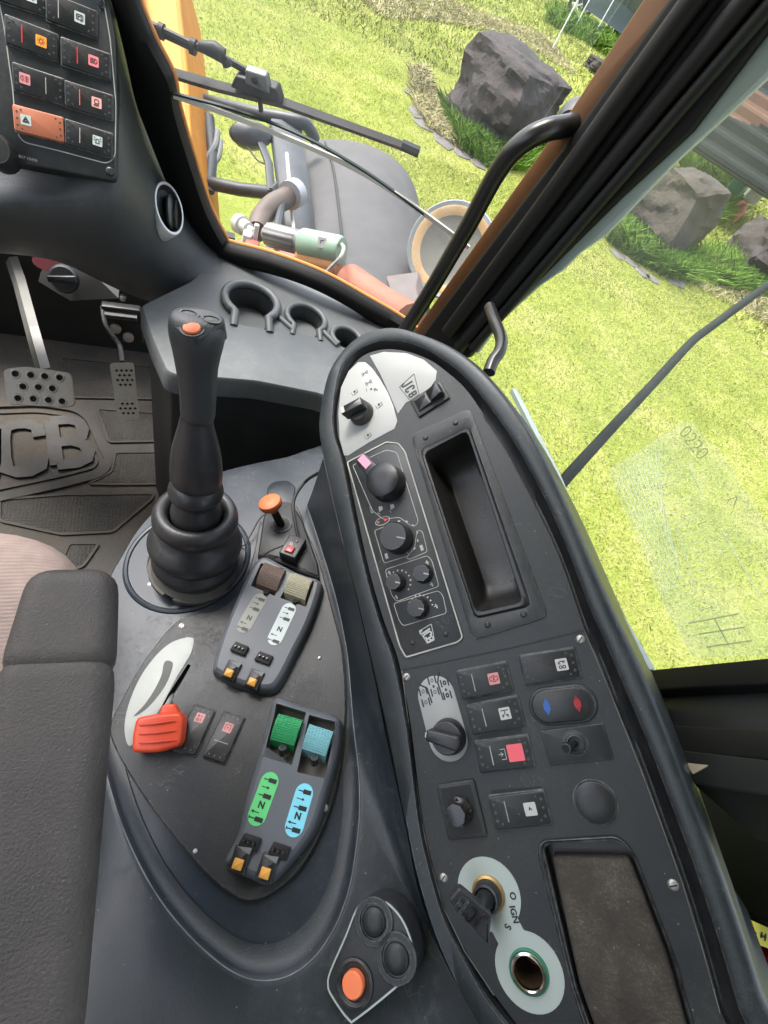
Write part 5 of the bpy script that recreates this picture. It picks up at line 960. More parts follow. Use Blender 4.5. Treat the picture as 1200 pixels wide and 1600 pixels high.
b = B(); logo(b, POD, [(655,986),(674,975),(679,1000),(668,1005)], (664, 985), (672, 999), .0105, .0012); b.done('badge', mat('worn_white', (.45, .45, .42), .5, var=.2, vscale=80), hpo)
b = B(); b.path(PM, [POD.l2(598+11*math.cos(t)*1, 814+6*math.sin(t)-.3*11*math.cos(t), .001) for t in np.linspace(0, 6.28, 24)], .0007, .001, .0014, True); b.m = 1
b.plate(pfr(603, 812, 606, 811, .001), [(-.0018, -.0018), (.0024, 0), (-.0018, .0018)], 0, .0005); b.m = 2; b.plate(pfr(592, 816, 595, 815, .001), [(-.0018, -.0016), (.0014, 0), (-.0018, .0016)], 0, .0005)
b.done('warning_oval', [LINE, REDI, OKNOB], hpo)
# throttle style dial with flip tag
M2 = pfr(608, 757, 630, 748); dk = ringknob(M2, .0205, .021, side, 'main_dial', label='tall plain dial, the biggest on the heater plate', m_=BLK)
b = B(); G = pfr(590, 744, 560, 712, .0165); b.plate(G, rnd([(0, -.009), (.019, -.0075), (.0325, -.0075), (.0325, .0075), (.019, .0075), (0, .009)], .003), -.004, .004, .0012); fl = b.done('dial_latch', BLK, dk)
b = B(); b.box(G@T(.0225, -.001, .0042), .016, .009, 0, .0006, cx=0); b.done('pink_tape', mat('pink_tape', (.85, .28, .40), .5, var=.08, bump=.3, bscale=300), fl)
kn = []
for x, y, r_, hh, fl_, lb in ((624,843,.0163,.018,0,'plain fan dial with a white tick scale'), (622,911,.0092,.013,8,None), (663,897,.0098,.010,8,None), (656,951,.0102,.012,10,None)):
    M2 = pfr(x, y, x+20, y+2); kk = ringknob(M2, r_, hh, side, 'control_knob', flutes=fl_, label=lb)
    b = B(); b.box(M2@RZ(-5)@T(r_*.6, 0, hh+.0001), r_*.6, .0012, 0, .0004); b.done('pointer_line', LINE, kk)
# key switch plate, key barrel
G = pfr(763.5, 1396, 826.5, 1517); dd = (POD.hit(826.5, 1517)-POD.hit(763.5, 1396)).length
R1 = .0262; R2 = .0262
lp = stad(0, 0, 1e-6, 0, R1, 20)
b = B(); a1 = math.radians(26)
o1 = [(R1*math.cos(t), R1*math.sin(t)) for t in np.linspace(math.radians(28), math.radians(332), 36)]
o2 = [(dd+R2*math.cos(t), R2*math.sin(t)) for t in np.linspace(math.radians(-152), math.radians(152), 36)]
out_ = o1+o2
b.holed(G, ccw(out_), [circ(.0115, 28, dd, 0)], .0007); b.rings([[G@Vector((x, y, 0)) for x, y in out_], [G@Vector((x, y, .0007)) for x, y in out_]]); ig = b.done('ignition_plate', LAB, side, label='pale figure of eight plate marked O IGN S round the key switch')
b = B(); b.text(POD.fr(801, 1400, 803, 1410, .0009), 'O', .0068, .0001, bold=.0002); b.text(POD.fr(803, 1429, 807, 1444, .0009), 'IGN', .0068, .0001, bold=.0002); b.text(POD.fr(793, 1448, 791, 1460, .0009), 'S', .0072, .0001, bold=.0002); b.done('plate_lettering', INK, ig)
b = B(); b.lathe(G, [(.0135, .0007), (.0135, .0025), (.0115, .0032), (.0108, .002)], 36); b.m = 1; b.lathe(G, [(.0112, .001), (.0110, .010), (.0098, .012), (.0085, .012), (.0080, .009), (.001, .009)], 36)
b.done('key_barrel', [mat('brass', (.45, .30, .12), .35, metal=.7, dust=.3, dcol=(.2, .15, .08)), BLK], side)
b = B(); G2 = G@T(dd, 0, 0); b.lathe(G2, [(.0152, .0007), (.0150, .0022), (.0138, .0024)], 36, False); b.m = 1; b.lathe(G2, [(.0138, .0014), (.0132, .0036), (.0118, .0042), (.0108, .0036), (.0105, .0)], 36, False); b.m = 2; b.lathe(G2, [(.0105, .001), (.0100, -.03), (.002, -.032)], 36)
b.done('power_socket', [mat('green_ring', (.02, .16, .09), .4), mat('chrome', (.75, .72, .66), .18, metal=1, dust=.2, dcol=(.3, .28, .22)), mat('socket_brown', (.07, .04, .025), .5, metal=.4, dust=.5, dcol=(.14, .09, .05), dscale=60)], side, label='open round power socket with a chrome lip and a green ring')
# ignition key (a thing of its own)
kb = POD.hit(763.5, 1396, .010)
key = thing('ignition_key', 'black plastic key with moulded JCB letters, standing in the ignition switch', 'key', kb)
kt = POD.fr(757, 1398, 735, 1430, .028); 
kq = [POD.hit(700, 1403, .034), POD.hit(718, 1386, .034), POD.hit(768, 1424, .020), POD.hit(763, 1477, .020)]
kc = sum(kq, Vector())/4; kn_ = (kq[1]-kq[3]).cross(kq[0]-kq[2]); kn_ = kn_ if kn_.dot(CAM-kc) > 0 else -kn_
KM = frame(kc, kn_, kq[3]-kq[0]); KI = KM.inverted(); k2 = [((KI@p).x, (KI@p).y) for p in kq]
b = B(); b.pillow(KM, rnd(k2, .003), -.0045, .0022, .0018); kh = b.done('key_head', GRIP, key)
b = B(); tq = [((KI@POD.hit(x, y, .027)).x, (KI@POD.hit(x, y, .027)).y) for x, y in ((713,1397),(758,1450))]
tx = Vector((tq[1][0]-tq[0][0], tq[1][1]-tq[0][1])); b.text(KM@T((tq[0][0]+tq[1][0])/2, (tq[0][1]+tq[1][1])/2, .0022)@Matrix.Rotation(math.atan2(tx.y, tx.x), 4, 'Z')@Matrix.Rotation(math.pi, 4, 'Z'), '', .0145, .0006)
Gk = KM@T((tq[0][0]+tq[1][0])/2, (tq[0][1]+tq[1][1])/2, .0022)@Matrix.Rotation(math.atan2(tx.y, tx.x)+math.pi, 4, 'Z')
for i_, ch_ in enumerate('JCB'): block(b, Gk@T((i_-1)*.0095, 0, 0), ch_, .0085, .0125-.001*i_, .0021, 0, .0012); b.done('raised_letters', BLK, kh)
b = B(); b.tube([G@Vector((0, 0, .009)), G@Vector((0, -.001, .016)), kc.lerp(kq[2], .5)], [.008, .0065, .0045], 14); b.done('key_collar', BLK, key)
# pad recess + brown foam pad
b = B(); pr_ = rnd(POD.poly([(838,1333),(843,1312),(966,1304),(990,1330),(1056,1500),(1108,1690),(940,1690),(892,1540)], .001), .008, 6)
pr_ = resamp([(x, y, 0) for x, y in ccw(pr_)], 120); pdi = resamp([(x, y, 0) for x, y in ccw(pd)], 120); k0 = min(range(120), key=lambda k: (pdi[k]-pr_[0]).length); pdi = pdi[k0:]+pdi[:k0]
L_ = lambda t, h: [PM@Vector((a.lerp(c, t).x, a.lerp(c, t).y, h)) for a, c in zip(pr_, pdi)]
b.rings([L_(0, -.0003), L_(.05, .0018), L_(.3, .0026), L_(.55, .0018), L_(.62, .0004), L_(.85, .0014), L_(1, .001), L_(1.02, -.014)], True, False, True); b.done('tray_surround', BLK, side, smooth=50)
padt = thing('foam_pad', 'dusty brown foam mat lying in the recess of the side console', 'foam pad', POD.hit(960, 1450, -.012))
b = B(); pq = rnd(POD.poly([(862,1338),(985,1342),(1046,1500),(1096,1680),(955,1680),(905,1540)], -.004), .004); b.plate(PM, pq, -.0135, -.0035, .003); b.done('foam_sheet', FOAM, padt)
# ================================================================ lower console
deck = thing('armrest_console', 'dark blue grey lower console beside the armrest, with a shield shaped control plate', 'control console', BASE.hit(350, 1100, -.05))
ol = [(160,960),(172,905),(192,868),(215,830),(250,792),(300,757),(345,738),(400,724),(450,714),(492,700),(530,700),(585,850),(625,1000),(660,1180),(690,1400),(640,1560),(400,1620),(220,1500),(120,1300),(120,1100)]
o2 = [BASE.l2(x, y, -.006) for x, y in ol]; o2 = [(p.x, p.y) for p in cr([(x, y, 0) for x, y in o2], True, 5)]
RC = BASE.l2(294, 872, -.006)
b = B(); RH = .052; o2 = ccw(o2); b.holed(BM, o2, [circ(RH, 48, *RC)], -.006)
b.rings([[BM@Vector((x, y, -.006)) for x, y in o2], [BM@Vector((x, y, -.010)) for x, y in inset(o2, -.004)], [BM@Vector((x, y, -.30)) for x, y in inset(o2, -.03)]])
b.done('deck', BASE_M, deck, smooth=50)
G = BM@T(*RC, -.006); b = B(); b.lathe(G, [(.0835, -.0005), (.082, .0025), (.0795, .0038), (.077, .0030), (.0755, .0008), (.053, .0006), (.0505, -.004), (.050, -.04)], 72, False); b.m = 1; b.lathe(G, [(.050, -.03), (.01, -.035)], 40)
b.done('joystick_surround', [BASE_M, BLKD], deck, smooth=35)
for x, y in ((234,912),(347,920)): 
    b = B(); b.lathe(BM@T(*BASE.l2(x, y, -.005), -.0053), [(.0028, 0), (.0026, .0006), (.0014, .0008), (.0012, .0004)], 16); b.done('rivet_hole', SCREW, deck)
# shield shaped cover plate
sh = [(310,960),(286,966),(263,985),(243,1010),(224,1036),(207,1064),(191,1095),(177,1122),(173,1138),(177,1159),(199,1202),(242,1267),(306,1345),(356,1392),(399,1406),(450,1376),(485,1331),(514,1267),(532,1195),(539,1123),(539,1070),(533,1010),(520,958),(497,873),(478,830),(470,805),(458,788),(430,790),(411,805),(404,830),(396,870),(375,925),(345,952)]
s2 = BASE.poly(sh, 0); s2 = [(p.x, p.y) for p in cr([(x, y, 0) for x, y in s2], True, 5)]; s2 = ccw(s2)
b = B(); slot = rnd(BASE.poly([(294,1038),(299,1040),(262,1110),(250,1106)]), .0015)
b.holed(BM, inset(s2, .001), [slot], .0015); b.rings([[BM@Vector((x, y, -.008)) for x, y in s2], [BM@Vector((x, y, .0008)) for x, y in s2], [BM@Vector((x, y, .0015)) for x, y in inset(s2, .001)]]); b.m = 1; b.rings([[BM@Vector((x, y, .0015)) for x, y in slot], [BM@Vector((x, y, -.03)) for x, y in slot]], True, False, True)
cov = b.done('cover_plate', [COVER_M, BLKD], deck, smooth=45)
b = B(); b.path(BM, s2, .0022, -.0065, -.001, True); b.done('plate_seam', BLKD, deck)
for x, y, r_ in ((284,978,.0035),(499,1028,.002),(305,1330,.0018),(507,1262,.003)): screw(BASE, BM, x, y, cov, r_, STEEL, slot=(r_ > .0029), h=.0015)
b = B(); b.path(BM@T(*BASE.l2(255, 1190, .0015), 0), [(.0045*math.cos(t), .0045*math.sin(t)) for t in np.linspace(0, 6.28, 20)], .0005, .0015, .0019, True); b.done('moulded_circle', PANEL_M, cov)
leaf = BASE.poly([(303,1000),(297,996),(288,997),(270,1003),(250,1018),(227,1046),(211,1075),(200,1105),(195,1130),(196,1152),(203,1166),(220,1150),(236,1128),(252,1105),(266,1078),(280,1052),(298,1022)], .0016)
leaf = [(p.x, p.y) for p in cr([(x, y, 0) for x, y in leaf], True, 4)]
b = B(); b.plate(BM, leaf, .0015, .0021, .0002); b.m = 1; sw = [(p.x, p.y) for p in cr([(*BASE.l2(x, y, .0022), 0) for x, y in ((270,1036),(262,1032),(256,1037),(252,1056),(240,1080),(225,1102),(209,1119),(226,1110),(245,1090),(260,1068),(268,1048))], True, 4)]
b.plate(BM, sw, .0021, .0024); b.done('speed_label', [mat('leaf_label', (.38, .40, .37), .5, bump=.1, bscale=500, dust=.45, dcol=(.25, .25, .22), dscale=30, var=.05), PANEL_M], cov, label='white leaf shaped label with a dark wedge beside the throttle slot')
bfr = BASE.fr
rocker(bfr(305, 1141, 322, 1104, .0015), deck, PINKI, .012, None, glyph='oi', grot=-90, label='rocker switch with a pink O and arrows symbol')
rocker(bfr(351, 1152, 368, 1115, .0015), deck, PINKI, .009, -.006, glyph='dial', grot=-90, label='rocker switch with a pink dial symbol')
# throttle lever
th = thing('throttle_lever', 'bright orange ribbed throttle lever in the slot of the cover plate', 'lever', BASE.hit(264, 1100, 0))
b = B(); b.tube([BASE.hit(270, 1085, -.01), BASE.hit(263, 1100, .006), BASE.hit(256, 1112, .016)], [.003, .003, .004], 10); b.done('lever_rod', STEEL, th)
TH = Pl((-.30, -.10, .95), BASE.hit(245, 1142, .022)); TM = TH.M()
hq = TH.poly([(213,1121),(246,1115),(283,1112),(287,1127),(282,1165),(247,1176),(206,1176),(207,1150)]); b = B()
hq = [(p.x, p.y) for p in cr([(x, y, 0) for x, y in rnd(hq, .004)], True, 2)]; hq = [(p.x, p.y) for p in resamp([(x, y, 0) for x, y in hq], 36)]; b.pillow(TM, hq, -.014, .0025, .0045, 5)
b.plate(TM, rnd(TH.poly([(252,1101),(271,1099),(282,1120),(245,1122)]), .003), -.012, -.001, .002, True, True)
hh_ = b.done('lever_handle', ORANGE, th, smooth=55)
b = B()
for ya, yb in ((1133,1127),(1147,1142),(1161,1157)): b.tube([TH.hit(216, ya, .001), TH.hit(222, ya, .0028), TH.hit(245, (ya+yb)/2+.5, .0036), TH.hit(270, yb, .0028), TH.hit(279, yb, .001)], .0012, 8)
b.done('finger_rib', mat('orange_rib', (.62, .06, .025), .4), hh_)
# control modules with paddles
def module(top, sl, sr, colL, colR, pillL, pillR, plL, plR, clus, keys, hgt, lab, scale=1.0):
    P2 = Pl((-.28, .10, .95), BASE.hit(*top[0], hgt)); PMM = P2.M()
    t2 = P2.poly(top); t2 = ccw([(p.x, p.y) for p in cr([(x, y, 0) for x, y in t2], True, 4)])
    slots = [ccw(rnd(P2.poly(q), .0012)) for q in (sl, sr)]
    b = B(); b.holed(PMM, inset(t2, .006), slots, 0)
    b.rings([[PMM@Vector((x, y, -hgt-.004)) for x, y in inset(t2, -.003)], [PMM@Vector((x, y, -.009)) for x, y in inset(t2, -.0005)], [PMM@Vector((x, y, -.005)) for x, y in inset(t2, .0006)], [PMM@Vector((x, y, -.002)) for x, y in inset(t2, .0025)], [PMM@Vector((x, y, 0)) for x, y in inset(t2, .006)]])
    mo = b.done('control_module', MOD_M, deck, smooth=60, label=lab)
    b = B(); 
    for q in slots: b.rings([[PMM@Vector((x, y, .0005)) for x, y in q], [PMM@Vector((x, y, -.016)) for x, y in q]], True, False, True); 
    b.done('slot_well', mat('slot_well_grey', (.13, .12, .105), .6, dust=.5, dcol=(.12, .10, .08), dscale=30), mo)
    for q, mt_, lb in ((plL, colL, None), (plR, colR, None)):
        A, C_, D_, E_ = [P2.hit(x, y, .004) for x, y in q]      # far-left, far-right, near-right, near-left
        wv = (C_-A); ln = ((E_-A)+(D_-C_))/2; n = P2.n; N_ = 28; rs = []
        for i in range(N_+1):
            t = i/N_; z = .007*math.sin(math.pi*min(1, t*.9+.1))-.006*t - (.012*max(0, t-.82)/.18)
            z0 = z-.012
            p = A+ln*t; rs.append([p+n*z0, p+n*z, p+wv+n*z, p+wv+n*z0])
        b = B(); b.rings(rs, True, True, True)
        for i in range(1, N_-3, 2): b.tube([rs[i][1]+wv*.02, rs[i][2]-wv*.02], .0009, 5)
        b.done('paddle', mt_, mo, smooth=50)
        b = B(); c = (E_+D_)/2; b.tube([c-n*.002+wv*.08, c+ln*.16-n*.010+wv*.12], .004, 6); b.done('paddle_stem', BLK, mo)
    for (ax_, ay_, bx_, by_), mt_ in ((pillL[0], pillL[1]), (pillR[0], pillR[1])):
        G = P2.fr(ax_, ay_, bx_, by_); L_ = (P2.hit(bx_, by_)-P2.hit(ax_, ay_)).length; r_ = .0095*scale
        b = B(); b.plate(G, stad(0, 0, L_, 0, r_, 14), 0, .0005); b.m = 1
        Gt = G@RZ(90)@T(0, 0, .0005); s_ = scale
        ys = [-L_*x for x in (-.10, .30, .62, .85, 1.08)]
        for yy, kind in zip((.0035, -.0090*s_-.002), ('cyl', 'cyl')):
            b.box(Gt@T(.003*s_, -.002*s_+(yy if kind else 0)), .0085*s_, .0042*s_, 0, .0003)
            b.seg(Gt, (-.0065*s_, -.002*s_+yy), (-.001*s_, -.002*s_+yy), .0009, 0, .0003)
        b.seg(Gt, (-.006*s_, -.0055*s_), (.001*s_, -.0055*s_), .0007, 0, .0003); b.plate(Gt@T(.001*s_, -.0055*s_), [(-.001, -.0014), (.0015, 0), (-.001, .0014)], 0, .0003)
        b.text(Gt@T(.0005, -L_*.70, 0), 'N', .0085*s_, .0002, bold=.0004)
        b.seg(Gt, (-.006*s_, -L_*.92), (.001*s_, -L_*.92), .0007, 0, .0003); b.plate(Gt@T(-.006*s_, -L_*.92), [(.001, .0014), (-.0018, 0), (.001, -.0014)], 0, .0003)
        b.box(Gt@T(.003*s_, -L_*1.10), .0085*s_, .0042*s_, 0, .0003); b.seg(Gt, (-.0075*s_, -L_*1.10), (-.001*s_, -L_*1.10), .0009, 0, .0003); b.seg(Gt, (-.0075*s_, -L_*1.10-.0014), (-.0075*s_, -L_*1.10+.0014), .0009, 0, .0003)
        b.done('function_label', [mt_, INK], mo)
    P3 = Pl(P2.n+Vector((0, -.06, 0)), P2.hit((clus[0][0]+keys[1][0])/2, (clus[0][1]+keys[1][1])/2, .000))
    for (cx, cy), (kx, ky) in zip(clus, keys):
        fx = (keys[1][0]-keys[0][0], keys[1][1]-keys[0][1])
        G = P3.fr(cx, cy, cx+fx[0], cy+fx[1], .003); b = B(); b.plate(G, rnd([(-.010*scale, -.0055), (.010*scale, -.0055), (.010*scale, .0055), (-.008*scale, .0055)], .001), -.010, .0012, .0006); b.m = 1
        for k in (-1, 0, 1): b.lathe(G@T(k*.005*scale, 0, 0), [(.0018, .001), (.0016, .0028), (.0006, .003)], 10)
        b.done('lamp_cluster', [BLKD, mat('gloss_black', (0, 0, 0))], mo)
        G = P3.fr(kx, ky, kx+fx[0], ky+fx[1], .003); b = B(); b.plate(G, rnd([(-.0085*scale, -.009*scale), (.0085*scale, -.009*scale), (.0085*scale, .013*scale), (-.0085*scale, .013*scale)], .0008), -.014, .0012, .0008); b.m = 1
        b.plate(G@T(0, .010*scale, .0012), [(-.007*scale, .001), (.008*scale, .003), (.007*scale, -.0022)], 0, .0006)
        kk = b.done('key_housing', [BLK, mat('grey_wedge', (.16, .17, .17), .5)], mo)
        b = B(); b.plate(G@T(0, -.002*scale, .0012)@RX(4), rect(.0095*scale, .0088*scale, .0008), 0, .0035, .0008); b.done('amber_key', AMBER, kk)
    return mo
BRN = mat('paddle_brown', (.13, .085, .065), .4, dust=.4, dcol=(.22, .18, .15), dscale=50); GLD = mat('paddle_gold', (.42, .39, .28), .4, dust=.5, dcol=(.20, .17, .10), dscale=40)
GRN = mat('paddle_green', (.035, .36, .13), .22, dust=.3, dcol=(.05, .10, .05), dscale=40); BLU = mat('paddle_blue', (.22, .50, .54), .22, dust=.4, dcol=(.13, .16, .16), dscale=30)
PG = mat('pill_green', (.12, .62, .20), .4, var=.04, dust=.1); PB = mat('pill_blue', (.22, .68, .82), .4, var=.04, dust=.1); PW = mat('pill_white', (.46, .53, .52), .4, var=.03, dust=.1); PC = mat('pill_beige', (.22, .225, .195), .5, dust=.4, dcol=(.22, .22, .18), dscale=40)
module([(416,868),(440,880),(468,894),(500,905),(500,925),(485,970),(463,1015),(440,1060),(424,1076),(400,1076),(365,1066),(338,1052),(331,1040),(345,992),(368,935),(390,888),(402,872)],
       [(408,880),(449,890),(429,931),(392,915)], [(459,894),(492,906),(478,948),(438,934)], BRN, GLD,
       ((405,938,382,978),PC), ((451,953,430,997),PW), [(414,880),(446,892),(428,928),(398,916)], [(455,896),(488,908),(476,942),(440,930)],
       [(374,1013),(412,1028)], [(360,1050),(396,1064)], .026, 'grey control module with a brown and a gold paddle, farther of the two', .92)
module([(430,1088),(470,1100),(526,1118),(532,1138),(528,1175),(512,1232),(492,1295),(460,1340),(420,1380),(390,1372),(360,1358),(350,1344),(370,1303),(382,1249),(402,1181),(418,1122)],
       [(432,1099),(478,1113),(456,1195),(408,1180)], [(483,1117),(525,1128),(508,1216),(464,1206)], GRN, BLU,
       ((421,1222,402,1274),PG), ((475,1240,460,1291),PB), [(436,1116),(473,1126),(458,1173),(418,1160)], [(484,1132),(521,1144),(506,1188),(470,1176)],
       [(390,1316),(436,1330)], [(374,1346),(416,1360)], .026, 'grey control module with a green and a blue paddle, nearer of the two', .92)
# housing wedge around the orange plunger
b = B(); wq = BASE.poly([(412,806),(430,782),(456,786),(472,812),(497,880),(500,905),(468,894),(446,878),(416,868),(402,872)], .010); b.plate(BM, rnd(wq, .004), -.006, .012, .003)
wd = b.done('plunger_housing', COVER_M, deck)
WP = BASE.l2(440, 820, .012); b = B(); b.lathe(BM@T(*WP, .012), [(.0145, .0), (.0140, .0015), (.0118, .0015), (.0105, -.002), (.010, -.004)], 30, False); b.m = 1; b.lathe(BM@T(*WP, .0121), [(.0118, .001), (.001, .0005)], 24)
b.done('plunger_well', [COVER_M, BLKD], wd)
b = B(); b.plate(BM, rnd(BASE.poly([(418,760),(428,752),(450,750),(462,760),(458,790),(430,800),(414,800)], -.004), .006), -.008, -.0035, .002); b.done('deck_boss', SHELL_M, deck)
ok = thing('plunger_knob', 'faded orange mushroom knob on a short stalk in front of the switch box', 'knob', BASE.hit(440, 822, .012))
a0 = BASE.hit(441, 824, .006); a1_ = BASE.hit(424, 790, .048); axn = (a1_-a0).normalized()
b = B(); b.tube([a0, a0.lerp(a1_, .9)], [.0062, .0052], 16); b.done('stalk', BLK, ok)
b = B(); G = frame(a1_, axn, (1, 0, 0)); b.lathe(G, [(.005, -.012), (.0062, -.008), (.011, -.004), (.0150, .0), (.0160, .004), (.0148, .008), (.010, .011), (.004, .012)], 36); b.done('knob_head', OKNOB, ok)
# switch box with its cable
sb = thing('switch_box', 'small black box with a red push switch and a thin cable above the brown paddle', 'switch box', BASE.hit(458, 862, .012))
G = BASE.fr(459, 863, 486, 872, .012)@RZ(-1); b = B(); b.plate(G, rect(.024, .033, .002), 0, .016, .0015); bx = b.done('box_body', BLK, sb)
b = B(); b.box(G@T(.0, -.0075, .016), .0125, .0115, 0, .0006); b.m = 1; b.plate(G@T(.0, -.0075, .016), rect(.0098, .009, .001), 0, .003, .0008); b.done('push_switch', [BLKD, mat('red_rocker', (.62, .02, .03), .35)], bx)
b = B(); b.lathe(G@T(.002, .0085, .016), [(.0022, 0), (.0018, .0012), (.0005, .0016)], 14); b.done('indicator_lamp', mat('dark_red_lamp', (.12, .01, .01), .3), bx)
b = B(); b.text(G@T(-.003, .002, .0162), 'O', .005, .0001); b.done('printed_mark', WHT, bx)
tip = G@Vector((0, .016, .010))
cp = [Vector((p.x, p.y, p.z)) for p in cr([tip, BASE.hit(461, 815, .03), BASE.hit(458, 792, .035), BASE.hit(463, 772, .035), BASE.hit(480, 750, .040), POD.hit(506, 735, -.035)], False, 8)]
b = B(); b.tube(cp, .0022, 8); b.done('cable', BLKD, sb)
b = B(); b.tube(cr([BASE.hit(407, 872, .02), BASE.hit(420, 862, .024), BASE.hit(436, 855, .024), BASE.hit(446, 851, .022)], False, 6), .0010, 6); b.tube(cr([BASE.hit(372, 842, .0), BASE.hit(380, 853, .0), BASE.hit(392, 835, .004), BASE.hit(408, 808, .010), BASE.hit(430, 796, .014)], False, 6), .0010, 6); b.done('thin_wire', BLKD, sb)
# outer shell round the plate, rising to the pod
ib = [((480,790),0),((500,850),0),((524,930),0),((541,1010),0),((548,1080),0),((553,1140),.002),((560,1200),.004),((562,1265),.006),((556,1330),.008),((544,1395),.008),((520,1455),.008),((482,1505),.008),((430,1531),.008),((370,1522),.008),((300,1466),.008),((240,1390),.008),((195,1300),.007),((168,1215),.005),((154,1140),.002),((153,1100),0)]
obp = [('p',505,715),('p',530,825),('p',556,930),('p',574,1010),('p',588,1075),('p',602,1145),('p',616,1210),('p',628,1265),('p',640,1325),('p',652,1385),('p',670,1440),('p',706,1525),('p',760,1625),('b',600,1800),('b',400,1850),('b',220,1800),('b',50,1620),('b',45,1450),('b',55,1300),('b',78,1180)]
NI = 160
IN = resamp(cr([BASE.hit(x, y, h*.55) for (x, y), h in ib], False, 8), NI, False)
OU = resamp(cr([POD.hit(x, y, -.006) if t == 'p' else BASE.hit(x, y, .004 if y > 1550 else -.02) for t, x, y in obp], False, 8), NI, False)
cen = BASE.hit(370, 1180, 0)
def low(p, f, h): q = p.lerp(cen, f); q = q-BASE.n*((q-BASE.p).dot(BASE.n)-h); return q
b = B(); hl = [(-.006)]*NI
rr = [[low(p, .13, -.0040) for p in IN], [low(p, .07, -.0036) for p in IN], [low(p, .02, ((p-BASE.p).dot(BASE.n))*.6-.002) for p in IN], [low(p, .004, ((p-BASE.p).dot(BASE.n))*.95) for p in IN], IN, [p.lerp(q_, .04)+BASE.n*.0008 for p, q_ in zip(IN, OU)], [p.lerp(q_, .35)-BASE.n*.002 for p, q_ in zip(IN, OU)], [p.lerp(q_, .7)-BASE.n*.002 for p, q_ in zip(IN, OU)], OU]
b.rings(rr, False); b.done('console_shell', SHELL_M, deck, smooth=70)
b = B(); b.tube([p+BASE.n*.0004 for p in IN[40:150]], .0006, 6); b.done('shell_edge', mat('edge_highlight', (.13, .14, .15), .5, var=.5, vscale=40), deck)  # pale bead paints the thin highlight along the bowl edge
i_ = min(range(NI), key=lambda k: (OU[k]-POD.hit(650, 1385, -.006)).length); sp_ = IN[i_].lerp(OU[i_], .62)
SPn = (OU[i_]-IN[i_]).cross(OU[i_+3]-OU[i_-3]); SPn = SPn if SPn.dot(CAM-sp_) > 0 else -SPn; SCP = Pl(SPn, sp_+SPn.normalized()*.0005)
b = B(); b.plate(SCP.M(), ccw([(p.x, p.y) for p in cr([(*SCP.l2(x, y), 0) for x, y in ((618,1366),(625,1364),(632,1376),(640,1392),(641,1412),(634,1412),(622,1402),(616,1386))], True, 3)]), -.002, .0004); b.done('scraped_patch', mat('scraped_beige', (.17, .165, .12), .6, var=.3, vscale=80, dust=.4), deck)
# button cluster on the shell
CL = Pl((-.66, .02, .74), BASE.hit(556, 1490, .021)); CM = CL.M()
cq = [(570,1404),(590,1402),(612,1412),(634,1440),(648,1480),(647,1510),(634,1532),(561,1592),(545,1594),(518,1556),(512,1538),(516,1515),(540,1460),(556,1420)]
c2 = ccw([(p.x, p.y) for p in cr([(*CL.l2(x, y), 0) for x, y in cq], True, 4)])
b = B(); b.plate(CM, c2, -.03, .0012, .001); cl = b.done('button_cluster', COVER_M, deck, label='kite shaped button cluster with a white outline')
b = B(); b.path(CM, inset(c2, .0012), .0013, .0012, .0020, True); b.done('white_outline', LAB, cl)
for x, y, r_ in ((585,1439,.0172),(620,1496,.0172)):
    G = CL.fr(x, y, x+20, y, .0012); b = B(); b.lathe(G, [(r_, 0), (r_, .0016), (r_*.96, .0024), (r_*.72, .0024), (r_*.70, .0008), (r_*.62, .0008), (r_*.60, .003), (r_*.52, .0042), (r_*.2, .0048)], 40); b.m = 1
    for k in range(12): b.box(G@RZ(k*30+10)@T(r_*.84, 0, .0024), r_*.26, .0004, 0, .0002)
    b.done('push_button', [PANEL_M, BLKD], cl)
G = CL.fr(555, 1535, 575, 1535, .0012); b = B(); b.lathe(G, [(.0162, 0), (.0158, .0022), (.0142, .0028), (.0118, .0018), (.0112, -.001)], 36, False); b.m = 1; b.lathe(G, [(.0118, .0005), (.001, .0004)], 24); b.m = 2; b.lathe(G, [(.0092, .0005), (.0090, .0058), (.0082, .0066), (.002, .0068)], 36)
b.done('orange_push_button', [PANEL_M, BLKD, OBTN], cl, label='round orange push button')
b = B(); q = [POD.hit(x, y, 0) for x, y in ()]
b.plate(CM, rnd(CL.poly([(617,1368),(624,1364),(634,1380),(641,1402),(638,1414),(622,1404),(617,1388)], .006), .002), .004, .0066, .0003) if 0 else None
# ================================================================ joystick
J0 = BASE.hit(306, 884, .004); J1 = at(308, 500, .405); axJ = (J1-J0).normalized()
joy = thing('joystick', 'tall black joystick with an orange thumb button and a ribbed rubber bellows', 'joystick', J0)
def jring(py, hw, n=40, ry=1.0, sx=0):
    """ring round the stick axis, seen at image row py with half width hw"""
    lo, hi = 0, 1.3
    for _ in range(40):
        t = (lo+hi)/2; P_ = J0.lerp(J1, t); d = (P_-CAM); yy = 800-FOC*d.dot(CU)/d.dot(CF)
        if yy > py: lo = t
        else: hi = t
    P_ = J0.lerp(J1, t); r = hw*(P_-CAM).dot(CF)/FOC; a = (CR-axJ*CR.dot(axJ)).normalized(); c = axJ.cross(a)
    P_ = P_+a*(sx*(P_-CAM).dot(CF)/FOC)
    return [P_+a*r*math.cos(2*math.pi*k/n)+c*r*ry*math.sin(2*math.pi*k/n) for k in range(n)]
b = B(); b.rings([jring(y, h) for y, h in ((884,60),(880,56),(876,60),(871,64),(866,62),(862,54),(860,53),(857,58),(852,67),(845,70),(838,67),(832,58),(828,50),(824,48),(820,50),(817,58),(811,63.5),(804,63.5),(798,60),(795,54),(796,47),(801,42),(810,39),(822,38))]); 
b.done('bellows', RUB, joy, smooth=80)
b = B()
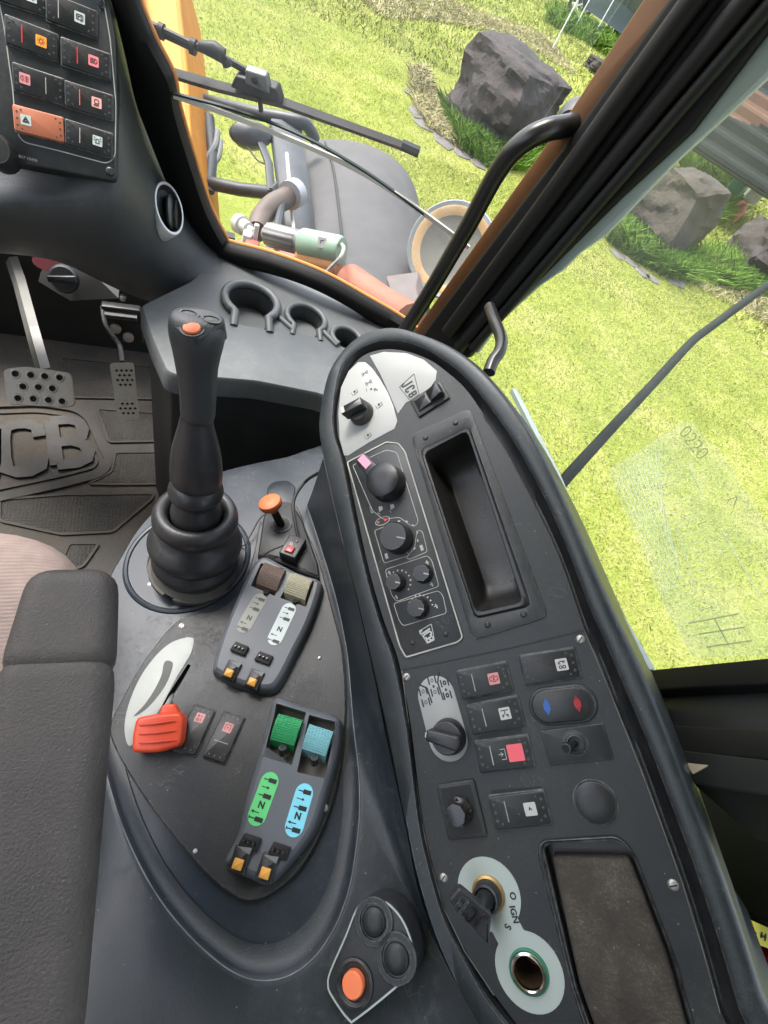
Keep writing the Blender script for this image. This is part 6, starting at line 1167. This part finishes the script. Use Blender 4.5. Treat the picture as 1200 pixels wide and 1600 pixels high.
fl = jring(884, 68, 80); fl = [p if not (i in (9, 10, 11, 29, 30, 31, 55, 56)) else p.lerp(J0, .16) for i, p in enumerate(fl)]
b.rings([[p-axJ*.005 for p in fl], fl, jring(884, 64, 80), jring(880, 58, 80)], True, True, True); b.done('bellows_flange', mat('flange_rubber', (.06, .058, .05), .6, dust=.5, dcol=(.15, .14, .12)), joy)
b = B(); b.rings([jring(y, h) for y, h in ((815,32),(808,37),(800,38),(792,36),(784,31),(779,29),(775,33),(771,40),(766,41.5),(761,40),(757,36),(753,32))], True, True, True); b.done('upper_bellows', RUB, joy, smooth=80)
b = B(); b.rings([jring(y, h, ry=.85) for y, h in ((758,30),(754,36),(748,39),(735,39.5),(718,38.5),(700,36),(685,32),(672,28.5),(660,25.5),(650,23.5),(640,22))], True, True, True); b.done('rubber_boot', RUB, joy, smooth=80)
b = B(); b.rings([jring(y, h, ry=r_, sx=s_) for y, h, r_, s_ in ((652,20,1,2),(650,24.5,1,2),(643,26,1,2),(630,26.5,1,2),(610,27.5,1,2),(590,29.5,1,1),(570,32,.98,0),(552,35.5,.95,0),(538,39,.92,0),(526,41.5,.9,0),(516,42.5,.88,0),(507,42,.86,0),(500,40,.84,0),(495,36,.8,0),(492,28,.75,0),(490.5,14,.7,0))], True, True, True)
gp = b.done('grip', GRIP, joy, smooth=80)
HP = Pl(axJ*.75-CF*.5-CU*.1, jring(497, 1)[0]+axJ*.0)
hd = [(270,505),(268,494),(283,486),(305,485),(328,488),(347,496),(351,508),(340,516),(322,527),(308,533),(292,529),(276,518)]
h2 = ccw([(p.x, p.y) for p in cr([(*HP.l2(x, y), 0) for x, y in hd], True, 4)]); b = B(); b.plate(HP.M(), h2, -.016, .004, .0025, True, True); hh2 = b.done('grip_head', GRIP, joy, smooth=60)
b = B(); G = HP.fr(300, 514, 320, 514, .0042); b.lathe(G, [(.0098, -.001), (.0096, .0006), (.0086, .0006), (.0084, -.0008)], 32, False, .82); b.m = 1; b.lathe(G, [(.0086, .0002), (.001, .0002)], 32, True, .82); b.m = 2; b.lathe(G, [(.0072, .0), (.0068, .0022), (.004, .0030), (.001, .0031)], 32, True, .8); b.done('thumb_button', [GRIP, BLKD, OKNOB], hh2, label='orange thumb button')
for x, y in ((296,491),(331,500)):
    b = B(); G = HP.fr(x, y, x+20, y+5, .0042); b.lathe(G, [(.0085, 0), (.008, .0012), (.0066, .0012), (.006, .0004), (.001, .0009)], 28, True, .48); b.done('oval_button', GRIP, hh2)
